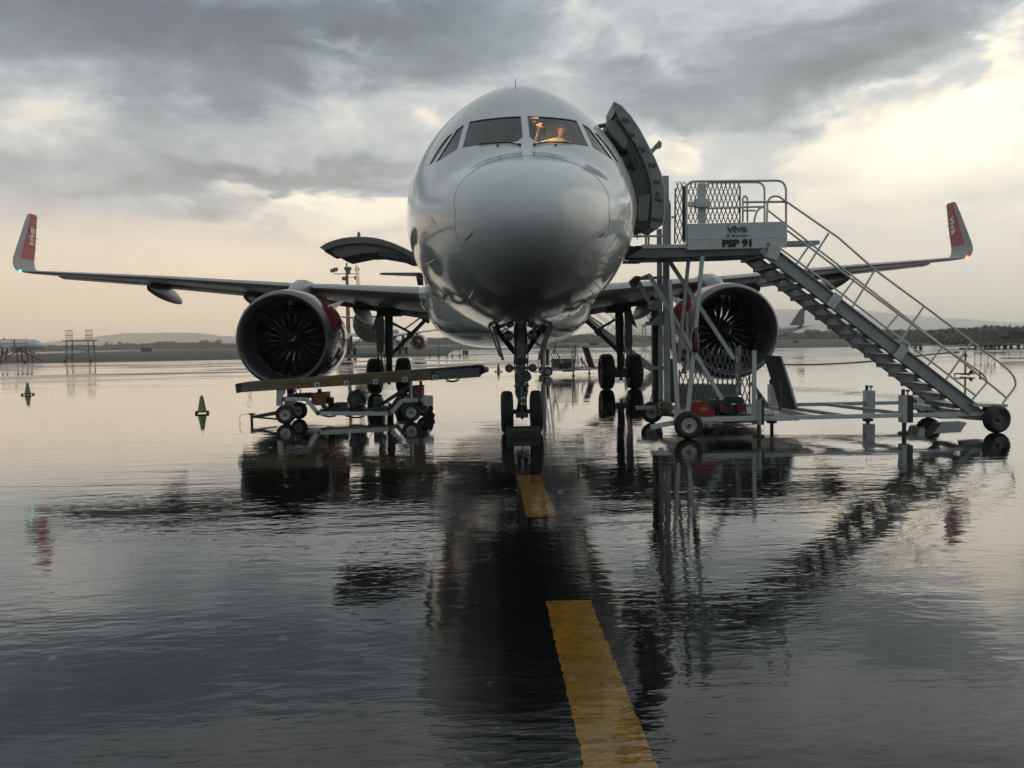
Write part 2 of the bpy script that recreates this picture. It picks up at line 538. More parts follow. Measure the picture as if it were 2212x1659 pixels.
# ------------------------------------------------------------------ mesh helpers
class MB:
    def __init__(s):
        s.v, s.f, s.mi = [], [], []
        s.cur = 0
        s.cuts = []

    def add(s, vs, fs):
        o = len(s.v)
        s.cuts.append((len(s.v), len(s.f)))
        s.v.extend([tuple(p) for p in vs])
        s.f.extend([tuple(i + o for i in f) for f in fs])
        s.mi.extend([s.cur] * len(fs))
        return s

    def box(s, c, d, rot=None):
        c = Vector(c)
        h = Vector(d) * .5
        vs = []
        for z in (-1, 1):
            for x, y in ((-1, -1), (1, -1), (1, 1), (-1, 1)):
                p = Vector((x * h.x, y * h.y, z * h.z))
                if rot is not None:
                    p = rot @ p
                vs.append(c + p)
        return s.add(vs, [(3, 2, 1, 0), (4, 5, 6, 7), (0, 1, 5, 4), (1, 2, 6, 5), (2, 3, 7, 6), (3, 0, 4, 7)])

    def frame(s, a, b, up=(0, 0, 1)):
        a, b = Vector(a), Vector(b)
        d = (b - a).normalized()
        up = Vector(up)
        x = d.cross(up)
        if x.length < 1e-3:
            x = d.cross(Vector((0, 1, 0)))
        x.normalize()
        y = x.cross(d)
        return a, b, d, x, y

    def bar(s, a, b, w, h, up=(0, 0, 1)):
        a, b, d, x, y = s.frame(a, b, up)
        vs = []
        for p in (a, b):
            for i, j in ((-1, -1), (1, -1), (1, 1), (-1, 1)):
                vs.append(p + x * (i * w / 2) + y * (j * h / 2))
        return s.add(vs, [(0, 1, 2, 3), (7, 6, 5, 4), (4, 5, 1, 0), (5, 6, 2, 1), (6, 7, 3, 2), (7, 4, 0, 3)])

    def tube(s, pts, r, n=8, r2=None, caps=True):
        pts = [Vector(p) for p in pts]
        if len(pts) == 2 and r2 is None:
            r2 = r
        rs = [r + ((r2 - r) * i / (len(pts) - 1) if r2 is not None else 0) for i in range(len(pts))]
        d0 = (pts[1] - pts[0]).normalized()
        x = d0.cross(Vector((0, 0, 1)))
        if x.length < 1e-3:
            x = Vector((1, 0, 0))
        x.normalize()
        vs = []
        for i, p in enumerate(pts):
            if i == 0:
                d = pts[1] - pts[0]
            elif i == len(pts) - 1:
                d = pts[-1] - pts[-2]
            else:
                d = (pts[i + 1] - p).normalized() + (p - pts[i - 1]).normalized()
            d.normalize()
            x = (x - d * x.dot(d)).normalized()
            y = d.cross(x)
            for k in range(n):
                a = 2 * math.pi * k / n
                vs.append(p + (x * math.cos(a) + y * math.sin(a)) * rs[i])
        fs = []
        for i in range(len(pts) - 1):
            for k in range(n):
                k2 = (k + 1) % n
                fs.append((i * n + k, i * n + k2, (i + 1) * n + k2, (i + 1) * n + k))
        if caps:
            fs.append(tuple(range(n - 1, -1, -1)))
            fs.append(tuple((len(pts) - 1) * n + k for k in range(n)))
        return s.add(vs, fs)

    def lathe(s, c, axis, prof, n=24, a0=0, a1=2 * math.pi, up=(0, 0, 1)):
        """prof: list of (distance along axis, radius)"""
        c, axis = Vector(c), Vector(axis).normalized()
        x = axis.cross(Vector(up))
        if x.length < 1e-3:
            x = Vector((1, 0, 0))
        x.normalize()
        y = x.cross(axis)
        full = abs(a1 - a0 - 2 * math.pi) < 1e-6
        m = n if full else n + 1
        vs = []
        for t_, r_ in prof:
            for k in range(m):
                a = a0 + (a1 - a0) * k / n
                vs.append(c + axis * t_ + (x * math.cos(a) + y * math.sin(a)) * r_)
        fs = []
        for i in range(len(prof) - 1):
            for k in range(n):
                k2 = (k + 1) % m if full else k + 1
                fs.append((i * m + k, i * m + k2, (i + 1) * m + k2, (i + 1) * m + k))
        return s.add(vs, fs)

    def sphere(s, c, r, n=12, sc=(1, 1, 1)):
        c = Vector(c)
        vs, fs = [], []
        m = n // 2
        for i in range(m + 1):
            th = math.pi * i / m
            for k in range(n):
                a = 2 * math.pi * k / n
                vs.append(c + Vector((math.sin(th) * math.cos(a) * r * sc[0], math.sin(th) * math.sin(a) * r * sc[1], math.cos(th) * r * sc[2])))
        for i in range(m):
            for k in range(n):
                k2 = (k + 1) % n
                fs.append((i * n + k, (i + 1) * n + k, (i + 1) * n + k2, i * n + k2))
        return s.add(vs, fs)

    def prism(s, poly, vec):
        """polygon of 3-D points pushed along vec"""
        poly = [Vector(p) for p in poly]
        vec = Vector(vec)
        n = len(poly)
        nrm = Vector((0, 0, 0))
        for i in range(n):
            nrm += poly[i].cross(poly[(i + 1) % n])
        if nrm.dot(vec) > 0:
            poly = poly[::-1]
        vs = poly + [p + vec for p in poly]
        fs = [tuple(range(n)), tuple(range(2 * n - 1, n - 1, -1))]
        for i in range(n):
            j = (i + 1) % n
            fs.append((i, i + n, j + n, j))
        return s.add(vs, fs)

    def grid(s, rows, close=False):
        m = len(rows[0])
        vs = [p for r_ in rows for p in r_]
        fs = []
        for i in range(len(rows) - 1):
            for k in range(m if close else m - 1):
                k2 = (k + 1) % m
                fs.append((i * m + k, i * m + k2, (i + 1) * m + k2, (i + 1) * m + k))
        return s.add(vs, fs)

    def each(s, name, mats, parent=None, smooth=None):
        """every shape added so far becomes an object of its own"""
        first = None
        cuts = s.cuts + [(len(s.v), len(s.f))]
        for (v0, f0), (v1, f1) in zip(cuts[:-1], cuts[1:]):
            q = MB()
            q.add(s.v[v0:v1], [tuple(i - v0 for i in f) for f in s.f[f0:f1]])
            o = q.build(name, mats, parent, smooth)
            first = first or o
        return first

    def build(s, name, mats, parent=None, smooth=None, fix=False):
        root = parent
        off = Vector((0, 0, 0))
        while root is not None:
            if root.parent is None:
                off = root.location.copy()
            root = root.parent
        me = bpy.data.meshes.new(name)
        me.from_pydata([tuple(Vector(p) - off) for p in s.v], [], s.f)
        if not isinstance(mats, (list, tuple)):
            mats = [mats]
        for m_ in mats:
            me.materials.append(m_)
        if len(mats) > 1:
            me.polygons.foreach_set('material_index', s.mi)
        if fix:
            bm = bmesh.new()
            bm.from_mesh(me)
            bmesh.ops.remove_doubles(bm, verts=bm.verts, dist=1e-5)
            bmesh.ops.recalc_face_normals(bm, faces=bm.faces)
            bm.to_mesh(me)
            bm.free()
        if smooth is not None:
            me.polygons.foreach_set('use_smooth', [True] * len(me.polygons))
            me.set_sharp_from_angle(angle=R(smooth))
        me.update()
        o = bpy.data.objects.new(name, me)
        COL.objects.link(o)
        if parent is not None:
            o.parent = parent
        return o


def tag(o, label=None, cat=None, group=None, kind=None):
    if label:
        o['label'] = label
    if cat:
        o['category'] = cat
    if group:
        o['group'] = group
    if kind:
        o['kind'] = kind
    return o


def thing(name, loc, label, cat, group=None):
    o = bpy.data.objects.new(name, None)
    o.empty_display_size = .3
    o.location = loc
    COL.objects.link(o)
    return tag(o, label, cat, group)


def copy_tree(o, parent=None):
    c = o.copy()
    COL.objects.link(c)
    c.parent = parent
    for ch in o.children:
        copy_tree(ch, c)
    return c


def inst(src, name, parent, mtx):
    o = bpy.data.objects.new(name, src.data)
    COL.objects.link(o)
    o.parent = parent
    o.matrix_basis = mtx
    return o


def text(name, body, size, mtx, m, parent, offset=0.0, shear=0.0, depth=.003, width=None, space=1.0):
    cu = bpy.data.curves.new(name, 'FONT')
    cu.body = body
    cu.size = size
    cu.offset = offset
    cu.shear = shear
    cu.space_character = space
    cu.extrude = depth
    cu.align_x = 'CENTER'
    cu.align_y = 'CENTER'
    cu.resolution_u = 3
    o = bpy.data.objects.new(name, cu)
    COL.objects.link(o)
    bpy.context.view_layer.update()
    dg = bpy.context.evaluated_depsgraph_get()
    me = bpy.data.meshes.new_from_object(o.evaluated_get(dg))
    bpy.data.objects.remove(o)
    me.materials.clear()
    me.materials.append(m)
    if width:
        xs = [v_.co.x for v_ in me.vertices]
        k = width / (max(xs) - min(xs))
        for v_ in me.vertices:
            v_.co.x *= k
    o = bpy.data.objects.new(name, me)
    COL.objects.link(o)
    root = parent
    off = Vector((0, 0, 0))
    while root is not None:
        if root.parent is None:
            off = root.location.copy()
        root = root.parent
    o.parent = parent
    o.matrix_basis = Matrix.Translation(-off) @ mtx
    return o


def mframe(o, x, y):
    x, y = Vector(x).normalized(), Vector(y).normalized()
    z = x.cross(y)
    y = z.cross(x)
    return Matrix(((x.x, y.x, z.x, o[0]), (x.y, y.y, z.y, o[1]), (x.z, y.z, z.z, o[2]), (0, 0, 0, 1)))


# ------------------------------------------------------------------ setting: paving, taxiway, grass, hills
def sheet(name, pts, z, m, kind='structure'):
    b = MB()
    b.add([(p[0], p[1], z) for p in pts], [tuple(range(len(pts)))])
    return tag(b.build(name, m), kind=kind)


sheet('apron', [(-4200, -100), (4200, -100), (4200, 4560), (-4200, 4560)], 0, wet_apron)
BAND = sheet('centreline_black_band', [(.06, 1.5), (.92, 1.5), (.92, 10.15), (.06, 10.15)], .004, wet_band)
for y0, y1 in ((2.2, 5.09), (7.58, 10.0)):
    er = random.Random(int(y0 * 10))
    jag = lambda: er.uniform(-.004, .004) - (er.random() < .12) * er.uniform(0, .012)
    ys = np.arange(y0, y1, .035)
    xs = np.arange(.34, .62, .03)
    edge = [(x, y0 - jag()) for x in xs] + [(.62 + jag(), y) for y in ys] + [(x, y1 + jag()) for x in xs[::-1] + .025] + [(.34 - jag(), y) for y in ys[::-1] + .02]
    sheet('centreline_yellow_dash', edge, .008, wet_yellow)


def grass_mat():
    m = mat('grass', (.030, .036, .018), .9, var=.55, vscale=.12, bump=.03, bscale=3)
    return m


def gpoly(name, pix, z, m, tagkind='structure'):
    return sheet(name, [gnd(*p) for p in pix], z, m, tagkind)


# grass infield between the apron edge and the far scrub
sheet('grass_field', [(-500, 103), (-60, 103), (-5, 101), (-7, 178), (50, 178), (38, 117), (160, 114), (700, 114), (2600, 2600), (-2600, 2600)], .006, grass_mat())
gpoly('taxiway', [(0, 763.4), (285, 754.3), (494, 750.9), (960, 743.9), (1180, 739.6), (1180, 741.0), (960, 746.2), (494, 752.9), (285, 757.6), (150, 762.2), (0, 766.3), (-400, 776), (-400, 771)], .012, wet_road)
sheet('access_road', [(-4.9, 100.5), (-6.9, 177.8), (49.8, 177.8), (37.9, 116.8)], .010, wet_road)

# hills: ridges with a front and back slope, far beyond the airfield
def ridge(name, prof, Y, depth, seed):
    rr = random.Random(seed)
    xs = np.linspace(prof[0][0], prof[-1][0], 140)
    rows = []
    tops = []
    for x in xs:
        y = np.interp(x, [p[0] for p in prof], [p[1] for p in prof])
        p = at(x, y, Y)
        tops.append(Vector((p.x, Y, max(1.0, p.z))))
    for k, (fy, fz) in enumerate(((-1, 0), (-.7, .22), (-.45, .5), (-.2, .82), (0, 1), (.4, .6), (1, 0))):
        row = []
        for i, t_ in enumerate(tops):
            w = math.sin(i * .31 + k * 1.7) * .06 + math.sin(i * .83 + k) * .04
            z = t_.z * max(0, fz + (w if 0 < fz < 1 else 0))
            if fz == 1:
                z += rr.uniform(-1.5, 1.5) + math.sin(i * .5) * 1.2
            row.append((t_.x, Y + depth * (fy + w * .5), z - (4 if fz == 0 else 0) + .5))
        rows.append(row)
    b = MB()
    b.grid(rows)
    return tag(b.build(name, hill_mat, smooth=60), kind='structure')


ridge('hills', [(-500, 764), (60, 748), (130, 737), (200, 728), (250, 722), (300, 719), (360, 718), (420, 720), (480, 725), (560, 727), (640, 731), (760, 733), (900, 730), (1000, 728), (1100, 736)], 3600, 420, 3)
ridge('hills', [(1180, 733), (1300, 715), (1373, 690), (1420, 676), (1480, 667), (1600, 665), (1700, 668), (1800, 667), (1860, 670), (1940, 678), (2020, 686), (2120, 692), (2212, 697), (2400, 706), (2800, 718)], 4000, 450, 5)


# ------------------------------------------------------------------ scrub belt and the trees that stand out of it
def leaf_cloud(cs, rs, per, size, rg, flat=.75):
    """triangles spread through ellipsoids: centres, radii -> verts, faces"""
    n = len(cs) * per
    c = np.repeat(cs, per, 0)
    r_ = np.repeat(rs, per, 0)
    d = rg.normal(size=(n, 3))
    d /= np.linalg.norm(d, axis=1)[:, None]
    rad = rg.random(n) ** .45
    p = c + d * r_ * rad[:, None]
    a = rg.normal(size=(n, 3))
    a /= np.linalg.norm(a, axis=1)[:, None]
    b = np.cross(a, rg.normal(size=(n, 3)))
    b /= np.linalg.norm(b, axis=1)[:, None]
    s = size * (.6 + rg.random(n) * .9)
    v = np.stack([p - a * s[:, None], p + a * s[:, None] * .6 + b * s[:, None] * .8, p + a * s[:, None] * .5 - b * s[:, None] * .8], 1).reshape(-1, 3)
    v[:, 2] = np.maximum(v[:, 2], .02)
    return v, np.arange(n * 3, dtype=np.int32)


def tri_object(name, v, m, parent=None, off=(0, 0, 0)):
    me = bpy.data.meshes.new(name)
    n = len(v) // 3
    me.vertices.add(len(v))
    me.vertices.foreach_set('co', (v - np.array(off)).astype(np.float32).ravel())
    me.loops.add(len(v))
    me.loops.foreach_set('vertex_index', np.arange(len(v), dtype=np.int32))
    me.polygons.add(n)
    me.polygons.foreach_set('loop_start', np.arange(0, n * 3, 3, dtype=np.int32))
    me.materials.append(m)
    me.update()
    me.validate()
    o = bpy.data.objects.new(name, me)
    COL.objects.link(o)
    o.parent = parent
    return o


belt = [(-150, 760), (500, 740), (1000, 620), (1500, 520), (1800, 440), (1960, 330), (2030, 215), (2250, 170)]
cs, rs = [], []
for px in np.arange(-120, 2300, 1.1):
    Yb = np.interp(px, [q[0] for q in belt], [q[1] for q in belt])
    for k in range(5):
        Y = Yb + k * Yb * .03 + rng.uniform(-6, 6) * Yb / 500
        hx = (px + rng.uniform(-1, 1) - 1052) / FOC * Y
        top = 1.63 + (9.5 + 2.2 * math.sin(px * .021) + 1.5 * math.sin(px * .07 + 1)) / FOC * Yb * (.75 + .1 * k)
        top *= rng.uniform(.82, 1.08)
        if px > 1960:
            top *= .9
        w = top * rng.uniform(.45, .8)
        cs.append((hx, Y, top * .5))
        rs.append((w, w, top * .5))
cs, rs = np.array(cs), np.array(rs)
v_, _ = leaf_cloud(cs, rs, 17, 1.0, rng)
# leaves scale with distance so that near scrub stays fine
tag(tri_object('scrub_belt', v_, leaf_a), label='dark band of low scrub along the far edge of the airfield', cat='scrub', kind='stuff')
cs, rs = [], []
for i in range(900):
    Y = rng.uniform(121, 205)
    px = rng.uniform(1985, 2320)
    if px < 2030 and Y < 150:
        continue
    h = rng.uniform(.5, 1.25) * Y / 120
    cs.append(((px - 1052) / FOC * Y, Y, h * .5))
    rs.append((h * .8, h * .8, h * .55))
v_, _ = leaf_cloud(np.array(cs), np.array(rs), 44, .17, rng)
tag(tri_object('rough_weeds', v_, leaf_b), label='rough weeds and low bushes on the bank behind the carts', cat='weeds', kind='stuff')


def tree(px, ptop, Y, wid, label, mleaf, loose=1.0, seed=1):
    rg = np.random.default_rng(seed)
    base = Vector(((px - 1052) / FOC * Y, Y, 0))
    H = at(px, ptop, Y).z
    W = wid / FOC * Y
    t = thing('tree', base, label, 'tree', 'trees standing out of the far scrub')
    b = MB()
    b.tube([base, base + Vector((.1, 0, H * .3)), base + Vector((-.1, .1, H * .6))], .22, 7, .10)
    for k in range(7):
        a = k * 2.4
        z0 = H * (.25 + .05 * k)
        q = base + Vector((math.cos(a) * W * .36, math.sin(a) * W * .3, min(H * .92, z0 + H * (.35 + .05 * (k % 3)))))
        b.tube([base + Vector((0, 0, z0)), base.lerp(q, .55) + Vector((0, 0, H * .15)), q], .09, 5, .03)
    b.build('trunk', bark, t)
    nc = int(16 * loose) + 6
    c = []
    r_ = []
    for i in range(nc):
        a = rg.uniform(0, 2 * math.pi)
        rr = W * .5 * math.sqrt(rg.random())
        zz = H * (.42 + .48 * rg.random() * (1 - (rr / (W * .5)) ** 2 * .55))
        c.append((base.x + math.cos(a) * rr, base.y + math.sin(a) * rr, zz))
        q = H * rg.uniform(.07, .15)
        r_.append((q * 1.3, q * 1.3, q))
    v, _ = leaf_cloud(np.array(c), np.array(r_), 46, .26 * H / 8, rg)
    tri_object('crown', v, mleaf, t, t.location)
    return t


TREES = [
    (375, 732.5, 640, 46, 'rounded bushy tree left of the flat scrub, nearest the pale maintenance stand', leaf_a, 1.2),
    (272, 735.5, 690, 10, 'small lone umbrella-shaped tree left of the maintenance stand', leaf_a, .4),
    (247, 736, 680, 18, 'low spreading tree beside the far wingtip light', leaf_a, .6),
    (420, 737, 640, 20, 'low tree in the gap right of the rounded bushy tree', leaf_b, .6),
    (450, 731, 620, 26, 'tree of medium height left of two pale open trees', leaf_a, 1.0),
    (482, 731.5, 620, 22, 'slightly open tree behind the leftmost engine rim', leaf_b, .7),
    (286, 739, 640, 14, 'low dark bush tree right of the lone umbrella tree', leaf_a, .6),
    (322, 739, 640, 16, 'low dark bush tree behind the black runway box', leaf_a, .6),
    (1758, 706.5, 430, 26, 'ragged tree seen under the stairs right of the grounded engine', leaf_a, 1.0),
    (1772, 709, 430, 22, 'lower ragged tree touching the one under the stairs', leaf_b, .8),
    (1225, 720.5, 520, 20, 'low tree between the nose gear and the far stairs', leaf_a, .7),
    (1452, 716, 500, 16, 'dark tree beside the lattice tower', leaf_a, .7),
    (937, 728, 600, 18, 'tree showing above the far engine of the green airliner', leaf_a, .8),
    (2120, 703, 200, 14, 'thin bush tree right of the far white stair platform', leaf_b, .5),
]
for i, a in enumerate(TREES):
    tree(*a, seed=40 + i)


# ================================================================== THE AIRLINER
AX, YN, ZC = .61, 9.65, 3.88         # axis, nose tip, height of the fuselage centre
STN = np.array([
    (0, -.78, -.78, 0, -.78), (.06, -.56, -1.0, .27, -.78), (.2, -.40, -1.16, .46, -.76), (.45, -.22, -1.33, .70, -.72), (.8, -.04, -1.47, .92, -.66), (1.2, .13, -1.60, 1.12, -.58),
    (1.7, .33, -1.72, 1.32, -.48), (2.1, .65, -1.79, 1.46, -.40), (2.6, 1.09, -1.86, 1.60, -.32), (3.1, 1.50, -1.92, 1.70, -.22), (3.7, 1.81, -1.97, 1.79, -.16),
    (4.4, 1.96, -2.01, 1.87, -.11), (5.2, 2.04, -2.04, 1.93, -.08), (6.2, 2.08, -2.06, 1.965, -.03), (7.2, 2.09, -2.07, 1.975, 0),
    (24.0, 2.09, -2.07, 1.975, 0), (27.0, 2.06, -1.75, 1.90, .1), (30, 2.0, -1.0, 1.6, .45), (33, 1.85, .0, 1.05, .9), (36, 1.6, .85, .45, 1.22), (37.3, 1.45, 1.15, .18, 1.3)])


def pchip(x, xs, ys):
    h = np.diff(xs)
    d = np.diff(ys) / h
    m = np.zeros(len(xs))
    m[0], m[-1] = d[0], d[-1]
    for i in range(1, len(xs) - 1):
        m[i] = 0 if d[i - 1] * d[i] <= 0 else 2 / (1 / d[i - 1] + 1 / d[i])
    i = np.clip(np.searchsorted(xs, x) - 1, 0, len(xs) - 2)
    t = (x - xs[i]) / h[i]
    return (2 * t**3 - 3 * t**2 + 1) * ys[i] + (t**3 - 2 * t**2 + t) * h[i] * m[i] + (-2 * t**3 + 3 * t**2) * ys[i + 1] + (t**3 - t**2) * h[i] * m[i + 1]


SQ = np.sqrt(STN[:, 0])


def stn(s):
    q = math.sqrt(max(s, 0))
    return [float(pchip(q, SQ, STN[:, k])) for k in (1, 2, 3, 4)]


def fpt(s, a, k=1.0):
    """point on the skin at station s, angle a clockwise from the top (seen from the nose), local x,z"""
    zt, zb, w, zc = stn(s)
    n = np.interp(s, [0, 1, 2.5, 4.5, 7], [2, 2, 1.75, 1.75, 2])
    c, sn = math.cos(a), math.sin(a)
    if c > 0:
        x = w * 1.02 * math.copysign(max(0, 1 - abs(c) ** n) ** (1 / n), sn)
        z = zc + (zt - zc) * c
    else:
        x = w * 1.02 * sn
        z = zc + (zc - zb) * c
    return x * k, zc + (z - zc) * k


def inside(s, x, z):
    zt, zb, w, zc = stn(s)
    n = np.interp(s, [0, 1, 2.5, 4.5, 7], [2, 2, 1.75, 1.75, 2])
    if z > zc:
        return (abs(x) / (w * 1.02 + 1e-9)) ** n + (abs(z - zc) / (zt - zc + 1e-9)) ** n < 1
    return (x / (w * 1.02 + 1e-9)) ** 2 + ((z - zc) / (zc - zb + 1e-9)) ** 2 < 1


def skin_s(x, z, smax=9.0):
    lo, hi = 0.0, smax
    if not inside(hi, x, z):
        return hi
    for _ in range(34):
        m = (lo + hi) / 2
        if inside(m, x, z):
            hi = m
        else:
            lo = m
    return hi


def W3(s, x, z):
    return Vector((AX + x, YN + s, ZC + z))


PLANE = thing('airliner', (AX, YN + 5.1, 0), 'large white twin-engine airliner with red engines facing us nose on', 'airliner')


def rad_b(a):
    s = 1.2
    for _ in range(20):
        x, z = fpt(s, a)
        s = .5 * s + .5 * (1.22 + .60 * z if z > -.62 else .848 + (-.62 - z) * .28)
    return s


NA = 120
ANG = [2 * math.pi * k / NA for k in range(NA)]
RB = [rad_b(a) for a in ANG]
b = MB()
rows = []
for t_ in [0, .012, .03, .06, .1, .15, .21, .28, .36, .45, .54, .63, .72, .8, .87, .93, .97, .9985]:
    row = []
    for a, sb in zip(ANG, RB):
        s = sb * t_
        x, z = fpt(s, a)
        row.append(W3(s, x, z))
    rows.append(row)
b.grid(rows, True)
b.build('radome', radome_paint, PLANE, smooth=40)

b = MB()
seam = [W3(sb * 1.001 - .002, *fpt(sb * 1.001, a)) for a, sb in zip(ANG, RB)]
b.tube([p for k, p in enumerate(seam + [seam[0]] + seam) if NA * .70 <= k <= NA * 1.30], .0028, 5, caps=False)
b.build('radome_seam', mat('sealant_grey', (.17, .175, .18), .5), PLANE)

# ---- forward fuselage with window cut-outs
WINS = [
    [(.045, 1.0), (.795, 1.01), (.895, .495), (.25, .48), (.11, .515), (.045, .59)],
    [(.875, .97), (.985, .905), (1.285, .345), (1.17, .38), (.970, .49)],
    [(1.045, .845), (1.115, .82), (1.245, .645), (1.40, .345), (1.325, .375)],
]
bm = bmesh.new()
rowsv = []
first = [W3(sb * 1.003, *fpt(sb * 1.003, a)) for a, sb in zip(ANG, RB)]
rowp = [first]
for t_ in [1.006]:
    rowp.append([W3(sb * t_, *fpt(sb * t_, a)) for a, sb in zip(ANG, RB)])
FS = [0, .05, .1, .16, .23, .3, .37, .44, .51, .58, .65, .72, .79, .86, .93, 1.0]
for f_ in FS[1:]:
    row = []
    for a, sb in zip(ANG, RB):
        s = sb * 1.006 + (3.3 - sb * 1.006) * f_
        row.append(W3(s, *fpt(s, a)))
    rowp.append(row)
for s in [3.5, 3.75, 4.0, 4.3, 4.6, 4.9, 5.3, 5.7, 6.2, 6.7, 7.2, 8, 10, 13, 17, 21, 24, 25.5, 27, 28.5, 30, 31.5, 33, 34.5, 36, 37.3]:
    rowp.append([W3(s, *fpt(s, a)) for a in ANG])
for r_ in rowp:
    rowsv.append([bm.verts.new(p) for p in r_])
for i in range(len(rowsv) - 1):
    for k in range(NA):
        k2 = (k + 1) % NA
        bm.faces.new((rowsv[i][k], rowsv[i][k2], rowsv[i + 1][k2], rowsv[i + 1][k]))
bm.faces.new(rowsv[-1][::-1])


def in_poly(x, z, poly):
    c = False
    n = len(poly)
    for i in range(n):
        x1, z1 = poly[i]
        x2, z2 = poly[(i + 1) % n]
        if (z1 > z) != (z2 > z) and x < (x2 - x1) * (z - z1) / (z2 - z1) + x1:
            c = not c
    return c


for w in WINS:
    for sg in (1, -1):
        poly = [(sg * x, z) for x, z in w]
        xs = [p[0] for p in poly]
        zs = [p[1] for p in poly]
        for i in range(len(poly)):
            (x1, z1), (x2, z2) = poly[i], poly[(i + 1) % len(poly)]
            fs = [f for f in bm.faces if f.calc_center_median().y < YN + 3.4 and
                  min(v.co.x for v in f.verts) - AX < max(xs) + .02 and max(v.co.x for v in f.verts) - AX > min(xs) - .02 and
                  min(v.co.z for v in f.verts) - ZC < max(zs) + .02 and max(v.co.z for v in f.verts) - ZC > min(zs) - .02]
            geo = list({v for f in fs for v in f.verts}) + list({e for f in fs for e in f.edges}) + fs
            bmesh.ops.bisect_plane(bm, geom=geo, plane_co=(AX + x1, 0, ZC + z1), plane_no=Vector((z2 - z1, 0, -(x2 - x1))).normalized(), dist=1e-4)
        dead = [f for f in bm.faces if f.calc_center_median().y < YN + 3.4 and in_poly(f.calc_center_median().x - AX, f.calc_center_median().z - ZC, poly)]
        bmesh.ops.delete(bm, geom=dead, context='FACES')
bmesh.ops.recalc_face_normals(bm, faces=bm.faces)
me = bpy.data.meshes.new('fuselage')
for v in bm.verts:
    v.co -= PLANE.location
bm.to_mesh(me)
bm.free()
me.polygons.foreach_set('use_smooth', [True] * len(me.polygons))
me.set_sharp_from_angle(angle=R(50))
me.materials.append(shell_paint)
FUS = bpy.data.objects.new('fuselage', me)
COL.objects.link(FUS)
FUS.parent = PLANE
if me.polygons[5].normal.dot(me.polygons[5].center - Vector((0, 3, ZC))) < 0:
    me.flip_normals()

frame_mat = mat('window_frame_grey', (.16, .17, .17), .4)


def resample(poly, d):
    out = []
    for i in range(len(poly)):
        a, c = Vector(poly[i]).to_3d(), Vector(poly[(i + 1) % len(poly)]).to_3d()
        n = max(2, int((c - a).length / d))
        for k in range(n):
            p = a.lerp(c, k / n)
            out.append((p.x, p.y))
    return out


for wi, w in enumerate(WINS):
    for sg in (1, -1):
        poly = resample([(sg * x, z) for x, z in w], .05)
        # pane: fan of rings from the centroid, laid on the skin and sunk 12 mm
        cx, cz = sum(p[0] for p in poly) / len(poly), sum(p[1] for p in poly) / len(poly)
        rws = []
        for f_ in (0, .25, .5, .75, .9, 1.012):
            rw = []
            for x, z in poly:
                x_, z_ = cx + (x - cx) * f_, cz + (z - cz) * f_
                rw.append(W3(skin_s(x_, z_) + .022, x_, z_))
            rws.append(rw)
        b = MB()
        b.grid(rws, True)
        pane = b.build('windscreen_pane' if wi == 0 else 'side_window_pane', cockpit_glass, PLANE, smooth=60, fix=True)
        b = MB()
        for off_, ss in ((0, .004),):
            ring = [W3(skin_s(x, z) + ss, x, z) for x, z in poly]
            ring2 = [W3(skin_s(cx + (x - cx) * .965, cz + (z - cz) * .965) + .016, cx + (x - cx) * .965, cz + (z - cz) * .965) for x, z in poly]
            b.grid([ring, ring2], True)
        b.build('window_frame', frame_mat, pane)
# wipers
for sg in (1, -1):
    b = MB()
    p = [W3(skin_s(x, z) - .03, x, z) for x, z in ((sg * .10, .44), (sg * .28, .495), (sg * .50, .502), (sg * .66, .505))]
    b.tube(p, .010, 6)
    b.sphere(p[0], .022, 8)
    b.sphere(W3(skin_s(sg * .40, .45) - .02, sg * .40, .45), .018, 8)
    b.build('wiper', black, PLANE)
# cockpit inside: bulkhead, glareshield, seats, lamps
b = MB()
ring = [W3(4.25, *fpt(4.25, a, .97)) for a in ANG[::4]]
b.add(ring + [p + Vector((0, .05, 0)) for p in ring], [tuple(range(len(ring)))[::-1]] + [tuple(range(len(ring), 2 * len(ring)))])
b.build('cockpit_bulkhead', mat('cockpit_wall', (.035, .035, .037), .7), PLANE)
b = MB()
b.prism([W3(2.22, .9, .34), W3(2.22, -.9, .34), W3(2.75, -1.1, .40), W3(2.75, 1.1, .40)], (0, 0, -.10))
b.box(W3(2.8, 0, .25), (.5, .4, .28))
b.build('glareshield', black, PLANE)
b = MB()
b.box(W3(3.45, 0, 1.16), (.5, .7, .08))
for x in (-.18, -.06, .06, .18):
    b.box(W3(3.3, x, 1.10), (.06, .3, .04))
b.build('overhead_panel', dark_steel, PLANE)
for sg in (1, -1):
    b = MB()
    b.box(W3(3.58, sg * .53, .55), (.46, .12, .85))
    b.box(W3(3.58, sg * .53, 1.06), (.28, .10, .20))
    b.box(W3(3.3, sg * .53, .18), (.48, .5, .12))
    b.build('cockpit_seat', seat_mat, PLANE)
b = MB()
b.box(W3(3.0, .085, .86), (.022, .022, .12))
b.build('reading_lamp', lamp_warm, PLANE)
b = MB()
b.box(W3(3.05, -.055, .70), (.03, .03, .38))
b.build('standby_panel', mat('cockpit_trim', (.22, .14, .09), .6), PLANE)
ld = bpy.data.lights.new('cockpit_light', 'SPOT')
ld.spot_size = R(95)
ld.spot_blend = .6
ld.energy = 26.0
ld.specular_factor = 0.0
ld.color = (1.0, .60, .28)
ld.shadow_soft_size = .12
lo_ = bpy.data.objects.new('cockpit_light', ld)
COL.objects.link(lo_)
lo_.location = W3(3.0, .22, 1.16)
lo_.rotation_euler = Vector((-.22, -.42, .42)).to_track_quat('Z', 'Y').to_euler()


